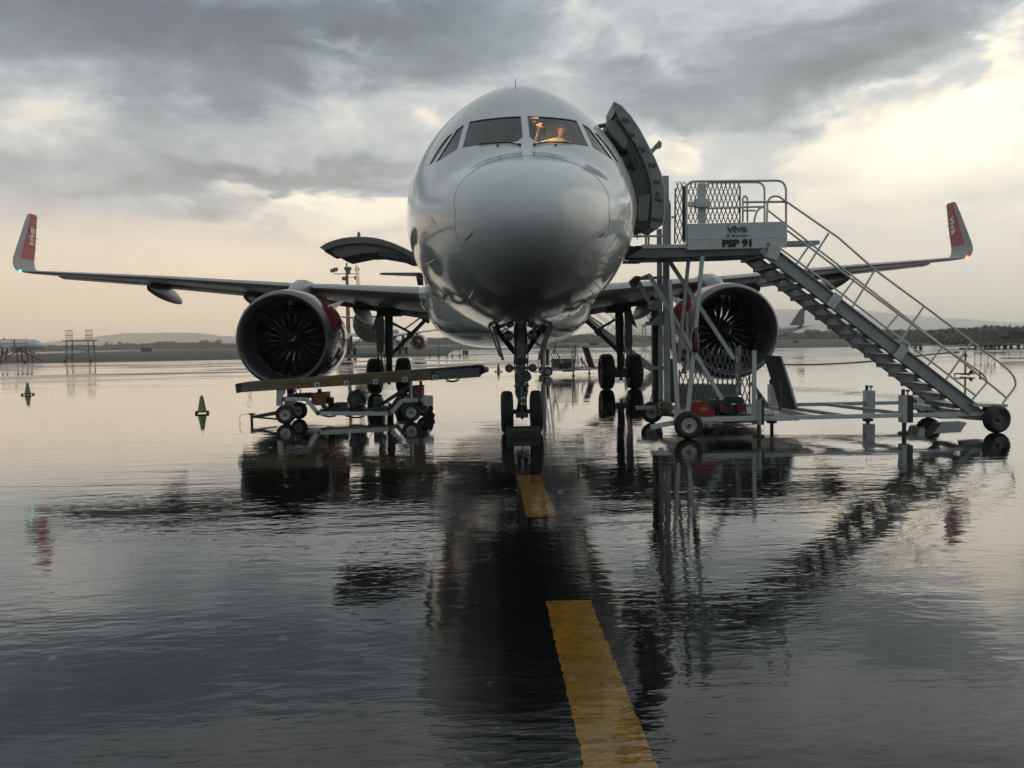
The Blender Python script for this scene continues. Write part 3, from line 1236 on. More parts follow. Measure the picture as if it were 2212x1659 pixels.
def person(name, loc, label, joints, edges, radii, m, parts=()):
    """one continuous skinned body; joints dict name->(x,y,z) relative to loc"""
    me = bpy.data.meshes.new(name)
    keys = list(joints)
    me.from_pydata([joints[k] for k in keys], [(keys.index(a), keys.index(b_)) for a, b_ in edges], [])
    o = bpy.data.objects.new(name, me)
    COL.objects.link(o)
    md = o.modifiers.new('skin', 'SKIN')
    for i, k in enumerate(keys):
        r_ = radii[k]
        me.skin_vertices[0].data[i].radius = (r_, r_)
    me.skin_vertices[0].data[0].use_root = True
    sd_ = o.modifiers.new('sub', 'SUBSURF')
    sd_.levels = 2
    sd_.render_levels = 2
    bpy.context.view_layer.update()
    dg = bpy.context.evaluated_depsgraph_get()
    me2 = bpy.data.meshes.new_from_object(o.evaluated_get(dg))
    bpy.data.objects.remove(o)
    me2.polygons.foreach_set('use_smooth', [True] * len(me2.polygons))
    for mm in m:
        me2.materials.append(mm)
    root = bpy.data.objects.new(name, me2)
    COL.objects.link(root)
    root.location = loc
    tag(root, label, 'person')
    # skin shows on head and hands only
    hz = joints['head']
    hands = [joints[k] for k in keys if k.startswith('hand') or k.startswith('palm') or k.startswith('f')]
    for p in me2.polygons:
        c = p.center
        if (c - Vector(hz)).length < .17 and c.z > joints['neck'][2] - .01 or any((c - Vector(h_)).length < .075 for h_ in hands):
            p.material_index = 1
    return root


def pilot(x, label, lean, raise_hand):
    L_ = lean
    J = dict(pelvis=(0, 0, 0), waist=(0, -.02, .18), chest=(L_ * .5, -.06, .38), neck=(L_ * .9, -.10, .50), head=(L_ * 1.25, -.15, .63), crown=(L_ * 1.35, -.16, .70),
             shl=(-.17 + L_ * .6, -.05, .44), shr=(.17 + L_ * .6, -.05, .44), ell=(-.26, -.20, .24), elr=(.26 + L_, -.22, .22),
             hipl=(-.1, -.05, 0), hipr=(.1, -.05, 0), kneel=(-.13, -.45, .02), kneer=(.13, -.45, .02), footl=(-.13, -.48, -.40), footr=(.13, -.48, -.40))
    if raise_hand:
        J['ell'] = (-.30, -.22, .36)
        J['handl'] = (-.24, -.34, .60)
        J['fl1'] = (-.235, -.36, .68)
        J['fl2'] = (-.265, -.36, .675)
        J['fl3'] = (-.205, -.36, .68)
        J['fl4'] = (-.295, -.355, .66)
        J['fl5'] = (-.175, -.35, .62)
    else:
        J['handl'] = (-.16, -.42, .22)
        J['fl1'] = (-.15, -.49, .22)
        J['fl2'] = (-.18, -.49, .22)
        J['fl3'] = (-.12, -.48, .22)
        J['fl4'] = (-.205, -.48, .215)
        J['fl5'] = (-.10, -.44, .24)
    J['handr'] = (.16 + L_, -.42, .20)
    J['fr1'] = (.15 + L_, -.49, .20)
    J['fr2'] = (.18 + L_, -.49, .20)
    J['fr3'] = (.12 + L_, -.48, .20)
    J['fr4'] = (.205 + L_, -.48, .195)
    J['fr5'] = (.10 + L_, -.44, .22)
    E_ = [('pelvis', 'waist'), ('waist', 'chest'), ('chest', 'neck'), ('neck', 'head'), ('head', 'crown'), ('chest', 'shl'), ('chest', 'shr'), ('shl', 'ell'), ('ell', 'handl'), ('shr', 'elr'), ('elr', 'handr'),
          ('pelvis', 'hipl'), ('pelvis', 'hipr'), ('hipl', 'kneel'), ('hipr', 'kneer'), ('kneel', 'footl'), ('kneer', 'footr')]
    for s_ in 'lr':
        for k in range(1, 6):
            E_.append(('hand' + s_, 'f%s%d' % (s_, k)))
    rad = dict(pelvis=.15, waist=.14, chest=.16, neck=.06, head=.095, crown=.08, shl=.075, shr=.075, ell=.045, elr=.045, handl=.032, handr=.032,
               hipl=.10, hipr=.10, kneel=.06, kneer=.06, footl=.04, footr=.04)
    for k in J:
        if k.startswith('f') and not k.startswith('foot'):
            rad[k] = .009
    p = person('person', W3(3.38, x, .36), label, J, E_, rad, [shirt, skin])
    hd = Vector(J['head']) + p.location
    hb = MB()
    hb.sphere(hd + Vector((0, .02, .045)), .105, 14, (1, 1.05, .85))
    o = hb.build('hair', hair, p, smooth=60)
    fb = MB()
    for sx in (-1, 1):
        fb.sphere(hd + Vector((sx * .035, -.088, .005)), .014, 8)
    fb.each('eye', black, p)
    fb = MB()
    fb.prism([hd + Vector((-.016, -.09, -.03)), hd + Vector((.016, -.09, -.03)), hd + Vector((0, -.09, .01))], (0, -.025, -.004))
    fb.box(hd + Vector((0, -.088, -.06)), (.05, .012, .01))
    for sx in (-1, 1):
        fb.sphere(hd + Vector((sx * .098, .0, -.005)), .022, 8, (.5, 1, 1.3))
    fb.build('face_features', skin, p)
    return p


pilot(.50, 'pilot in a pale shirt leaning over in the warmly lit right-hand windscreen', .12, True)
pilot(-.50, 'dim seated pilot behind the darker left-hand windscreen', 0, False)

# small fittings on the nose
b = MB()
b.tube([W3(3.4, -.08, stn(3.4)[0] - .02), W3(3.45, -.08, stn(3.4)[0] + .15)], .005, 6)
b.build('antenna', black, PLANE)
for sx, sz in ((-1.33, -1.08), (1.33, -1.08), (-.78, -1.55), (.86, -1.52), (.98, -1.46)):
    s0 = skin_s(sx, sz)
    n_ = Vector((sx, 0, sz + .3)).normalized()
    p0 = W3(s0, sx, sz)
    b = MB()
    b.tube([p0, p0 + n_ * .09, p0 + n_ * .10 + Vector((0, -.11, 0))], .011, 6)
    b.build('pitot_tube', chrome, PLANE)
for sx, sz in ((-.80, -.96), (.86, -.95)):
    s0 = skin_s(sx, sz)
    pts = [W3(skin_s(sx + q[0], sz + q[1]) - .004, sx + q[0], sz + q[1]) for q in ((-.05, -.035), (.035, .02), (.05, .05), (-.035, -.005))]
    b = MB()
    b.prism(pts, (0, -.006, 0))
    b.build('static_port_plate', dark_steel, PLANE)


# ---- aerofoil loft
def foil(n=14):
    pts = []
    for i in range(n + 1):
        x = .5 * (1 - math.cos(math.pi * i / n))
        y = 5 * (.2969 * math.sqrt(x) - .126 * x - .3516 * x * x + .2843 * x**3 - .1015 * x**4)
        pts.append((x, y))
    top = [(x, y * .62 + .02 * math.sin(math.pi * x)) for x, y in pts]
    bot = [(x, -y * .48 + .012 * math.sin(math.pi * x)) for x, y in pts]
    return top[::-1] + bot[1:-1]


FO = foil()


def loft(b, secs, cap=True, x0=0.0, x1=1.0):
    """secs: (LE point, chord vector, thickness vector). x0,x1 pick part of the chord"""
    rows = []
    for le, ch, th in secs:
        le, ch, th = Vector(le), Vector(ch), Vector(th)
        rows.append([le + ch * x + th * y for x, y in FO])
    b.grid(rows, True)
    n = len(FO)
    o = len(b.v)
    if cap:
        for r_, rev in ((rows[0], True), (rows[-1], False)):
            b.add(r_, [tuple(range(n))[::-1] if rev else tuple(range(n))])


def wing_sec(x):
    """half-span x -> LE station, chord, z of LE, thickness"""
    s = np.interp(x, [1.2, 2.0, 17.0], [11.5, 11.95, 20.35])
    c = np.interp(x, [1.2, 2.0, 6.4, 17.0], [7.3, 6.85, 4.05, 1.6])
    z = np.interp(x, [1.2, 6.4, 11, 17.0], [2.80, 3.34, 3.84, 4.42])
    t_ = np.interp(x, [1.2, 6.4, 17.0], [.155, .132, .112]) * c
    return s, c, z, t_


for sg in (1, -1):
    b = MB()
    secs = []
    for x in (1.2, 2.0, 3.5, 5, 6.4, 8.5, 11, 13.5, 15.5, 17.0):
        s, c, z, t_ = wing_sec(x)
        inc = np.interp(x, [1.2, 17], [.05, .0])
        secs.append(((AX + sg * x, YN + s, z), (0, c, -c * inc), (0, 0, t_)))
    loft(b, secs)
    WING = b.build('wing', wing_grey, PLANE, smooth=35, fix=True)
    # bright leading-edge slat skins
    for xa, xb in ((2.2, 5.15), (6.35, 9.0), (9.03, 11.6), (11.63, 14.2), (14.23, 16.6)):
        rows = []
        for x in np.linspace(xa, xb, 4):
            s, c, z, t_ = wing_sec(x)
            rw = []
            for q in range(-6, 8):
                xx = .5 * (1 - math.cos(math.pi * abs(q) / 14)) * 1.0
                yy = 5 * (.2969 * math.sqrt(xx) - .126 * xx - .3516 * xx * xx + .2843 * xx**3 - .1015 * xx**4)
                yv = yy * .62 + .02 * math.sin(math.pi * xx) if q >= 0 else -yy * .48 + .012 * math.sin(math.pi * xx)
                inc = np.interp(x, [1.2, 17], [.05, 0])
                rw.append(Vector((AX + sg * x, YN + s + c * xx - .012, z + t_ * yv - c * xx * inc + (.006 if q >= 0 else -.006))))
            rows.append(rw)
        b = MB()
        b.grid(rows)
        b.build('slat', slat_metal, WING, smooth=40)
    # flap-track fairings
    for x, w_, L_, dz in ((4.55, .30, 3.4, .46), (8.2, .30, 3.3, .46), (11.9, .28, 2.9, .46)):
        s, c, z, t_ = wing_sec(x)
        b = MB()
        rows = []
        for k in range(13):
            f_ = k / 12
            rr = math.sin(math.pi * min(1, f_ * .88 + .06)) ** .6
            cy = YN + s + c * .42 + L_ * f_
            cz = z - c * .42 * np.interp(x, [1.2, 17], [.05, 0]) - t_ * .16 - dz * .45 - .32 * f_ ** 2
            rows.append([Vector((AX + sg * x + math.cos(a) * w_ * rr * .62, cy, cz + math.sin(a) * dz * rr * .62)) for a in [2 * math.pi * q / 16 for q in range(16)]])
        b.grid(rows, True)
        b.build('flap_track_fairing', wing_grey, WING, smooth=50)
    # drooped aileron / flap trailing pieces
    for xa, xb, dr in ((2.3, 6.2, .10), (6.5, 12.6, .10), (12.7, 16.2, .07)):
        b = MB()
        pts = []
        for x in (xa, xb):
            s, c, z, t_ = wing_sec(x)
            inc = np.interp(x, [1.2, 17], [.05, 0])
            y0, y1 = YN + s + c * .80, YN + s + c * 1.02
            pts.append([Vector((AX + sg * x, y0, z - c * .8 * inc + .01)), Vector((AX + sg * x, y1, z - c * inc - dr * 1.2)), Vector((AX + sg * x, y1, z - c * inc - dr * 1.2 - .03)), Vector((AX + sg * x, y0, z - c * .8 * inc - t_ * .30))])
        b.grid(pts, True)
        b.add(pts[0], [(0, 1, 2, 3)])
        b.add(pts[1], [(3, 2, 1, 0)])
        b.build('flap', wing_grey, WING)
    # sharp upturned tip
    b = MB()
    secs = []
    path = [(17.0, 4.42, 20.35, 1.60, 0), (17.22, 4.46, 20.50, 1.55, 22), (17.42, 4.57, 20.68, 1.50, 45), (17.58, 4.76, 20.88, 1.46, 65), (17.66, 5.0, 21.08, 1.40, 80),
            (17.72, 5.4, 21.42, 1.28, 84), (17.79, 5.9, 21.85, 1.08, 85), (17.86, 6.4, 22.28, .86, 85), (17.90, 6.74, 22.58, .70, 85), (17.905, 6.82, 22.74, .50, 85)]
    rows = []
    for (x, z, s, c, an) in path:
        th = Vector((-sg * math.sin(R(an)), 0, math.cos(R(an)))) * (c * .10)
        secs.append(((AX + sg * x, YN + s, z), (0, c, 0), th))
        rows.append([Vector((AX + sg * x, YN + s, z)) + Vector((0, c, 0)) * px_ + th * py_ for px_, py_ in FO])
    b.grid(rows, True)
    n = len(FO)
    for i in range(len(rows) - 1):
        for k in range(n):
            xm = (FO[k][0] + FO[(k + 1) % n][0]) / 2
            b.mi[i * n + k] = 1 if (i >= 4 and xm > .27) or i >= 8 else 0
    b.cur = 1
    b.add(rows[-1], [tuple(range(n))])
    wl = b.build('winglet', [winglet_white, winglet_red], WING, smooth=40, fix=False)
    # word along the inner face
    Z_ = Vector((-sg, 0, .085)).normalized()
    X_ = (Vector((.085 * sg, .40, 1.0)) * (-sg)).normalized()
    Y_ = Z_.cross(X_).normalized()
    c0 = Vector((AX + sg * 17.79, YN + 22.52, 5.90)) + Z_ * .05
    mtx = Matrix(((X_.x, Y_.x, Z_.x, c0.x), (X_.y, Y_.y, Z_.y, c0.y), (X_.z, Y_.z, Z_.z, c0.z), (0, 0, 0, 1)))
    tx = text('lettering', 'viva', .50, mtx, white_ink, wl, offset=.010, shear=.15, depth=.01)
    # wick dischargers
    for k, z in enumerate((5.05, 5.45, 5.9, 6.35, 6.72)):
        i_ = np.interp(z, [p[1] for p in path], range(len(path)))
        s_ = np.interp(i_, range(len(path)), [p[2] + p[3] for p in path])
        x_ = np.interp(i_, range(len(path)), [p[0] for p in path])
        b = MB()
        p0 = Vector((AX + sg * x_, YN + s_ - .02, z))
        b.tube([p0, p0 + Vector((-sg * .02, .14, -.01))], .006, 4)
        b.build('static_wick', black, wl)
    b = MB()
    b.sphere((AX + sg * 17.02, YN + 20.32, 4.43), .055, 10, (1, .8, .8))
    b.build('navigation_light', nav_red if sg > 0 else nav_green, wl, smooth=60)

    # ---- engine
    ex, ey, ez = AX + sg * 5.75, YN + 11.45, 1.80
    c0 = (ex, ey, ez)
    b = MB()
    b.lathe(c0, (0, 1, 0), [(.27, 1.241), (.5, 1.27), (.9, 1.295), (1.5, 1.30), (2.2, 1.26), (2.9, 1.17), (3.3, 1.08), (3.3, 1.05), (2.6, 1.08), (1.4, 1.02), (1.0, 1.0)], 64)
    ENG = b.build('engine', red_paint, PLANE, smooth=35)
    b = MB()
    prof = [(.265, 1.238), (.12, 1.20), (.04, 1.165), (.0, 1.125), (.03, 1.085), (.12, 1.05), (.26, 1.02)]
    b.lathe(c0, (0, 1, 0), prof, 72)
    b.build('inlet_lip', lip_metal, ENG, smooth=60)
    b = MB()
    b.lathe(c0, (0, 1, 0), [(.26, 1.019), (.5, 1.005), (.9, 1.0), (1.35, 1.0)], 64)
    b.build('inlet_duct', duct_dark, ENG, smooth=60)
    b = MB()
    b.lathe(c0, (0, 1, 0), [(.62, .0), (.66, .06), (.76, .14), (.92, .23), (1.1, .31), (1.25, .34), (3.0, .62), (3.4, .62), (4.3, .40), (4.9, .12), (5.0, 0)], 36)
    b.build('spinner', spin_dark, ENG, smooth=60)
    b = MB()
    sp = []
    for k in range(12):
        a = -1.2 + k * .16
        rr = .03 + .012 * k
        sp.append((rr, a))
    top_, bot_ = [], []
    for k, (rr, a) in enumerate(sp):
        w_ = .022 * math.sin(math.pi * (k + .5) / 12)
        yy = .62 + (rr / .23) * .28
        top_.append(Vector((ex + math.cos(a) * (rr + w_), ey + yy - .03, ez + math.sin(a) * (rr + w_))))
        bot_.append(Vector((ex + math.cos(a) * (rr - w_), ey + yy - .03, ez + math.sin(a) * (rr - w_))))
    b.grid([top_, bot_])
    b.build('spiral_mark', white_ink, ENG)
    # fan blades
    b = MB()
    rows = []
    for k in range(8):
        f_ = k / 7
        rr = .30 + .69 * f_
        tw = R(28 + 34 * f_)
        ch = np.interp(f_, [0, .2, .5, 1], [.245, .29, .42, .42])
        lean = .05 * math.sin(math.pi * f_) - .03
        sw = .10 * math.sin(math.pi * f_) - .06 * f_
        row = []
        for q, th in ((-.5, 0), (-.43, .008), (.2, .014), (.5, 0), (.2, -.004), (-.43, -.004)):
            u_ = Vector((math.sin(tw), math.cos(tw), 0)) * (q * ch)
            nn = Vector((math.cos(tw), -math.sin(tw), 0)) * (th * (1.6 - f_))
            row.append(Vector((lean, 1.12 - sw, rr)) + u_ + nn)
        rows.append(row)
    b.grid(rows, True)
    b.add(rows[-1], [(0, 1, 2, 3, 4, 5)])
    off = Vector((ex, ey, ez))
    src = MB()
    src.v, src.f, src.mi = [tuple(Vector(p) + PLANE.location) for p in b.v], b.f, b.mi
    src.mi = [1 if (i < 42 and i % 6 in (0, 5)) else 0 for i in range(len(src.f))]
    bl = src.build('fan_blade', [blade_metal, blade_edge], ENG, smooth=50)
    nb = 20
    for k in range(nb):
        mt = Matrix.Translation(off - PLANE.location) @ Matrix.Rotation(2 * math.pi * (k + .3) / nb, 4, 'Y')
        if k == 0:
            bl.matrix_basis = mt
        else:
            inst(bl, 'fan_blade', ENG, mt)
    # outlet vanes deep in the duct
    b = MB()
    for k in range(20):
        a = 2 * math.pi * k / 20
        d_ = Vector((math.cos(a), 0, math.sin(a)))
        p0, p1 = off + d_ * .52 + Vector((0, 2.2, 0)), off + d_ * 1.04 + Vector((0, 2.3, 0))
        b.bar(p0, p1, .010, .10, up=(0, 1, 0))
    b.each('outlet_vane', duct_dark, ENG)
    # chine
    sgn = -sg
    a_ = R(40)
    d_ = Vector((sgn * math.cos(a_), 0, math.sin(a_)))
    b = MB()
    p0 = off + d_ * 1.27 + Vector((0, .95, 0))
    b.prism([p0, p0 + Vector((0, 1.1, 0)), p0 + d_ * .36 + Vector((0, 1.15, 0)), p0 + d_ * .30 + Vector((0, .75, 0))], d_.cross(Vector((0, 1, 0))) * .03)
    b.build('nacelle_chine', white_paint, ENG)
    # pylon
    b = MB()
    s, c, z, t_ = wing_sec(5.75)
    py = [(1.0, 1.27, .06), (1.6, 1.50, .20), (2.4, 1.66, .24), (3.4, 1.66, .22), (5.4, 1.5, .14)]
    rows = []
    for y_, h_, w_ in py:
        rows.append([off + Vector((-w_ * .9, y_, .9)), off + Vector((-w_, y_, h_ - .15)), off + Vector((-w_ * .45, y_, h_)), off + Vector((w_ * .45, y_, h_)), off + Vector((w_, y_, h_ - .15)), off + Vector((w_ * .9, y_, .9))])
    b.grid(rows)
    b.add(rows[0], [(0, 1, 2, 3, 4, 5)])
    b.build('pylon', wing_grey, ENG, smooth=40)

# ---- wing-body fairing under the belly
b = MB()
rows = []
for s, hw, zb, zt in ((8.6, .5, -2.06, -1.98), (9.4, 1.25, -2.14, -1.5), (10.4, 1.85, -2.26, -1.1), (11.4, 2.12, -2.36, -.75), (12.5, 2.25, -2.42, -.45), (15, 2.28, -2.44, -.3), (18, 2.25, -2.42, -.4), (20, 2.0, -2.3, -.9), (22, 1.2, -2.15, -1.6)):
    rw = []
    for k in range(33):
        a = math.pi * (k / 32) - math.pi / 2
        sn, cs_ = math.sin(a), math.cos(a)
        x = hw * math.copysign(abs(sn) ** .72, sn)
        z = zt + (zb - zt) * cs_ ** .62
        rw.append(W3(s, x, z))
    rows.append(rw)
b.grid(rows)
b.build('belly_fairing', white_paint, PLANE, smooth=50)
# wing root fillets
for sg in (1, -1):
    b = MB()
    rows = []
    for x, k, dy in ((1.75, 1.55, -1.1), (2.0, 1.3, -.55), (2.35, 1.04, -.03)):
        s, c, z, t_ = wing_sec(max(x, 2.0))
        rows.append([Vector((AX + sg * x, YN + s + dy + c * xx * (1 - dy / c), z + t_ * yy * k - c * xx * .05)) for xx, yy in FO])
    b.grid(rows, True)
    b.build('wing_root_fairing', white_paint, PLANE, smooth=50)

# ---- tail
b = MB()
loft(b, [(W3(29.5, 0, 1.7), (0, 6.0, 0), (.55, 0, 0)), (W3(30.6, 0, 2.6), (0, 5.4, 0), (.50, 0, 0)), (W3(34.6, 0, 7.7), (0, 2.0, 0), (.2, 0, 0))])
b.build('tail_fin', red_paint, PLANE, smooth=40, fix=True)
for sg in (1, -1):
    b = MB()
    loft(b, [(W3(31.8, sg * .4, 1.15), (0, 4.0, 0), (0, 0, .42)), (W3(34.7, sg * 6.0, 1.50), (0, 1.5, 0), (0, 0, .16)), (W3(34.9, sg * 6.22, 1.50), (0, 1.2, 0), (0, 0, .10))])
    st = b.build('tailplane', wing_grey, PLANE, smooth=40, fix=True)
    b = MB()
    b.grid([[W3(34.6, sg * .8, 1.12), W3(35.9, sg * .8, .68), W3(35.9, sg * .8, .64), W3(34.6, sg * .8, .95)],
            [W3(35.2, sg * 4.3, 1.38), W3(36.0, sg * 4.3, .95), W3(36.0, sg * 4.3, .92), W3(35.2, sg * 4.3, 1.27)]], True)
    b.build('elevator', wing_grey, st)


# ---- wheels
def wheel(b, c, r_, w_, axis=(1, 0, 0), rimr=.52, n=40):
    """tyre profile around an axle; returns a second mesh-builder for the rim"""
    h = w_ / 2
    b.lathe(c, axis, [(-h * .72, r_ * rimr), (-h * .96, r_ * .66), (-h, r_ * .80), (-h * .86, r_ * .93), (-h * .6, r_ * .985), (-h * .52, r_ * .978), (-h * .48, r_), (-h * .2, r_ * 1.0), (-h * .17, r_ * .985), (-h * .12, r_), (h * .12, r_), (h * .17, r_ * .985), (h * .2, r_), (h * .48, r_), (h * .52, r_ * .978), (h * .6, r_ * .985), (h * .86, r_ * .93), (h, r_ * .80), (h * .96, r_ * .66), (h * .72, r_ * rimr)], n)
    q = MB()
    q.lathe(c, axis, [(-h * .72, r_ * rimr * 1.02), (-h * .82, r_ * rimr * .94), (-h * .45, r_ * rimr * .82), (-h * .35, r_ * .2), (-h * .85, r_ * .17), (-h * .9, 0)], 28)
    q.lathe(c, axis, [(h * .72, r_ * rimr * 1.02), (h * .82, r_ * rimr * .94), (h * .45, r_ * rimr * .82), (h * .35, r_ * .2), (h * .85, r_ * .17), (h * .9, 0)], 28)
    return q


NY = YN + 5.08
cn = crop(1880, 1200, .3315)
b = MB()
S0 = Vector((AX, NY, 0))
# main strut, tapering down in steps, slightly raked
b.tube([(AX, NY + .28, 2.05), (AX, NY + .18, 1.62)], .115, 16, .11)
b.lathe((AX, NY + .05, .72), Vector((0, .12, 1)), [(-.02, .0), (-.02, .095), (.10, .105), (.12, .09), (.55, .09), (.62, .105), (.92, .115), (1.0, .11)], 20)
b.lathe((AX, NY + .03, .64), (0, .05, 1), [(0, .09), (.02, .105), (.05, .105), (.09, .08)], 18)
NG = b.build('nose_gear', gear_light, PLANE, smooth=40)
b = MB()
b.tube([(AX, NY, .30), (AX, NY + .03, .70)], .045, 14)
b.build('oleo_piston', chrome, NG, smooth=60)
b = MB()
b.lathe((AX, NY, .36), (0, 0, 1), [(-.03, .0), (-.03, .07), (.02, .085), (.12, .075), (.14, .05)], 16)
b.tube([(AX - .30, NY, .38), (AX + .30, NY, .38)], .042, 12)
b.prism([(AX - .06, NY - .14, .31), (AX + .06, NY - .14, .31), (AX, NY - .14, .24)], (0, .1, 0))
b.box((AX, NY - .06, .33), (.22, .12, .10))
b.build('axle', gear_grey, NG, smooth=40)
for sx in (-.262, .262):
    b = MB()
    q = wheel(b, (AX + sx, NY, .378), .378, .215)
    w = b.build('wheel', rubber, NG, smooth=40)
    q.build('rim', gear_grey, w, smooth=40)
b = MB()   # torque links ahead of the leg
for sx in (-.10, .10):
    b.bar((AX + sx, NY - .05, .76), (AX + sx * .5, NY - .30, .60), .035, .05)
    b.bar((AX + sx * .5, NY - .30, .60), (AX + sx * .8, NY - .08, .40), .035, .05)
b.tube([(AX - .08, NY - .30, .60), (AX + .08, NY - .30, .60)], .025, 8)
b.build('torque_link', gear_grey, NG)
b = MB()   # steering collar, actuators and pipework
b.box((AX, NY - .02, .98), (.23, .2, .13))
b.prism([(AX - .14, NY - .1, .85), (AX - .08, NY - .1, .74), (AX - .07, NY - .1, .86)], (0, .12, 0))
b.prism([(AX + .14, NY - .1, .85), (AX + .07, NY - .1, .86), (AX + .08, NY - .1, .74)], (0, .12, 0))
b.tube([(AX + .10, NY - .18, 1.0), (AX + .10, NY + .02, 1.03)], .075, 14)
b.tube([(AX - .13, NY - .05, 1.28), (AX + .13, NY - .05, 1.28)], .05, 12)
for sx, z0, z1 in ((-.10, .8, 1.8), (.10, .9, 1.85), (-.07, .7, 1.5), (.05, 1.0, 1.9)):
    b.tube([(AX + sx, NY - .12, z0), (AX + sx * 1.2, NY - .14, (z0 + z1) / 2), (AX + sx, NY - .05, z1)], .012, 6)
for k in range(14):
    a = random.uniform(-.10, .10)
    z = random.uniform(.75, 1.85)
    b.box((AX + a, NY - random.uniform(.08, .17), z), (random.uniform(.02, .055), .04, random.uniform(.03, .07)))
b.build('steering_unit', gear_grey, NG)
for sg in (1, -1):
    b = MB()     # drag stay arms of the V
    b.bar((AX + sg * .40, NY + .55, 1.84), (AX + sg * .09, NY + .12, 1.42), .06, .075)
    b.tube([(AX + sg * .50, NY + .3, 1.90), (AX + sg * .10, NY + .3, 1.90)], .028, 8)
    b.box((AX + sg * .42, NY + .32, 1.84), (.10, .16, .16))
    b.tube([(AX + sg * .38, NY + .2, 1.78), (AX + sg * .25, NY + .1, 1.86), (AX + sg * .1, NY, 1.72)], .014, 6)
    b.build('drag_stay', gear_grey, NG)
    b = MB()     # taxi and landing lamps high on the leg
    c_ = Vector((AX + sg * .215, NY - .02, 1.735))
    b.lathe(c_, (0, 1, 0), [(-.02, 0), (-.02, .083), (.0, .092), (.03, .092), (.09, .07), (.12, 0)], 22)
    lm = b.build('taxi_light', gear_grey, NG, smooth=40)
    b = MB()
    b.lathe(c_, (0, 1, 0), [(-.04, 0), (-.034, .045), (-.022, .078)], 22)
    b.build('lens', glass_lamp, lm, smooth=60)
    b = MB()     # runway turn-off lamps lower down
    c_ = Vector((AX + sg * .165, NY - .02, 1.155))
    b.lathe(c_ + Vector((sg * .06, 0, 0)), (sg * .5, -1, 0), [(.0, 0), (.0, .068), (-.03, .078), (-.08, .068), (-.12, .035), (-.14, 0)], 20)
    b.box(c_ + Vector((-sg * .06, 0, 0)), (.16, .05, .05))
    b.build('turnoff_light', gear_grey, NG, smooth=40)
    b = MB()     # hanging doors
    x0, x1 = sg * .49, sg * .345
    b.prism([(AX + x0 * 1.10, NY - .25, 1.90), (AX + x0 * 1.10, NY + .75, 1.92), (AX + x1 * 1.02, NY + .65, 1.36), (AX + x1 * 1.02, NY - .05, 1.36)], (sg * .035, 0, .01))
    b.prism([(AX + x0, NY - .27, 1.87), (AX + x0, NY - .24, 1.87), (AX + x1, NY - .06, 1.30), (AX + x1, NY - .09, 1.30)], (-sg * .05, 0, 0))
    b.build('gear_door', mat('gear_door_paint', (.30, .31, .31), .3, grime=.3), NG)

# ---- main gear
for sg in (1, -1):
    gx, gy = AX + sg * 3.80, YN + 17.55
    b = MB()
    b.lathe((gx, gy, .62), (sg * -.02, -.03, 1), [(-.12, 0), (-.12, .10), (.05, .125), (.08, .105), (.55, .105), (.60, .13), (2.15, .135), (2.2, .1)], 20)
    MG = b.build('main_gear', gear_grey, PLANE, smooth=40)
    b = MB()
    b.tube([(gx - .42, gy, .585), (gx + .42, gy, .585)], .10, 14)
    b.lathe((gx - .27, gy, .585), (1, 0, 0), [(0, .2), (.08, .22), (.1, .12)], 18)
    b.lathe((gx + .17, gy, .585), (1, 0, 0), [(0, .12), (.02, .22), (.1, .2)], 18)
    b.box((gx, gy - .1, .50), (.34, .2, .22))
    b.tube([(gx, gy - .1, .45), (gx, gy - .1, .30)], .05, 8)
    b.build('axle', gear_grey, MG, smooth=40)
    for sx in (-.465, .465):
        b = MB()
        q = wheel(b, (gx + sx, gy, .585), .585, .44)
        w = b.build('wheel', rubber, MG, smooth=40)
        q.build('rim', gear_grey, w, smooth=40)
    b = MB()
    b.bar((gx - sg * .10, gy - .05, 1.28), (gx - sg * 1.25, gy + .05, 2.42), .13, .13)
    b.box((gx - sg * .72, gy, 1.90), (.18, .2, .20), Matrix.Rotation(sg * R(45), 3, 'Y'))
    b.bar((gx - sg * .78, gy - .06, 1.95), (gx - sg * .15, gy - .06, 2.30), .07, .08)
    b.bar((gx - sg * .55, gy - .06, 2.10), (gx - sg * 1.12, gy - .02, 2.50), .04, .05)
    b.bar((gx - sg * .9, gy - .02, 2.62), (gx - sg * 1.35, gy, 2.30), .12, .12)
    b.build('side_stay', gear_grey, MG)
    b = MB()
    b.bar((gx + .02, gy - .16, 1.18), (gx, gy - .42, .92), .12, .05)
    b.bar((gx, gy - .42, .92), (gx, gy - .14, .62), .10, .05)
    for k in range(4):
        b.tube([(gx - .1 + .06 * k, gy - .17, 2.4), (gx - .14 + .09 * k, gy - .21, 1.5), (gx - .1 + .06 * k, gy - .17, .75)], .014, 5)
    b.build('torque_link', gear_grey, MG)
    b = MB()
    b.prism([(gx + sg * .26, gy - .25, 2.62), (gx + sg * .26, gy + .5, 2.62), (gx + sg * .30, gy + .5, 1.35), (gx + sg * .30, gy - .0, 1.12), (gx + sg * .30, gy - .25, 1.30)], (sg * .05, 0, 0))
    b.prism([(gx + sg * .10, gy - .26, 2.5), (gx + sg * .36, gy - .26, 2.55), (gx + sg * .36, gy - .26, 1.45), (gx + sg * .20, gy - .26, 1.25), (gx + sg * .14, gy - .26, 1.45)], (0, .03, 0))
    b.prism([(gx + sg * .32, gy - .3, 2.60), (gx + sg * .52, gy - .3, 1.98), (gx + sg * .36, gy - .3, 2.12)], (0, .04, 0))
    b.tube([(gx + sg * .26, gy, 1.3), (gx + sg * .16, gy, .75)], .03, 6)
    b.build('leg_door', mat('gear_door_paint', (.3, .31, .31), .3), MG)
    b = MB()
    b.box((gx - sg * .05, gy + .15, 2.66), (.72, 1.0, .26))
    b.build('gear_bay', door_dark, MG)

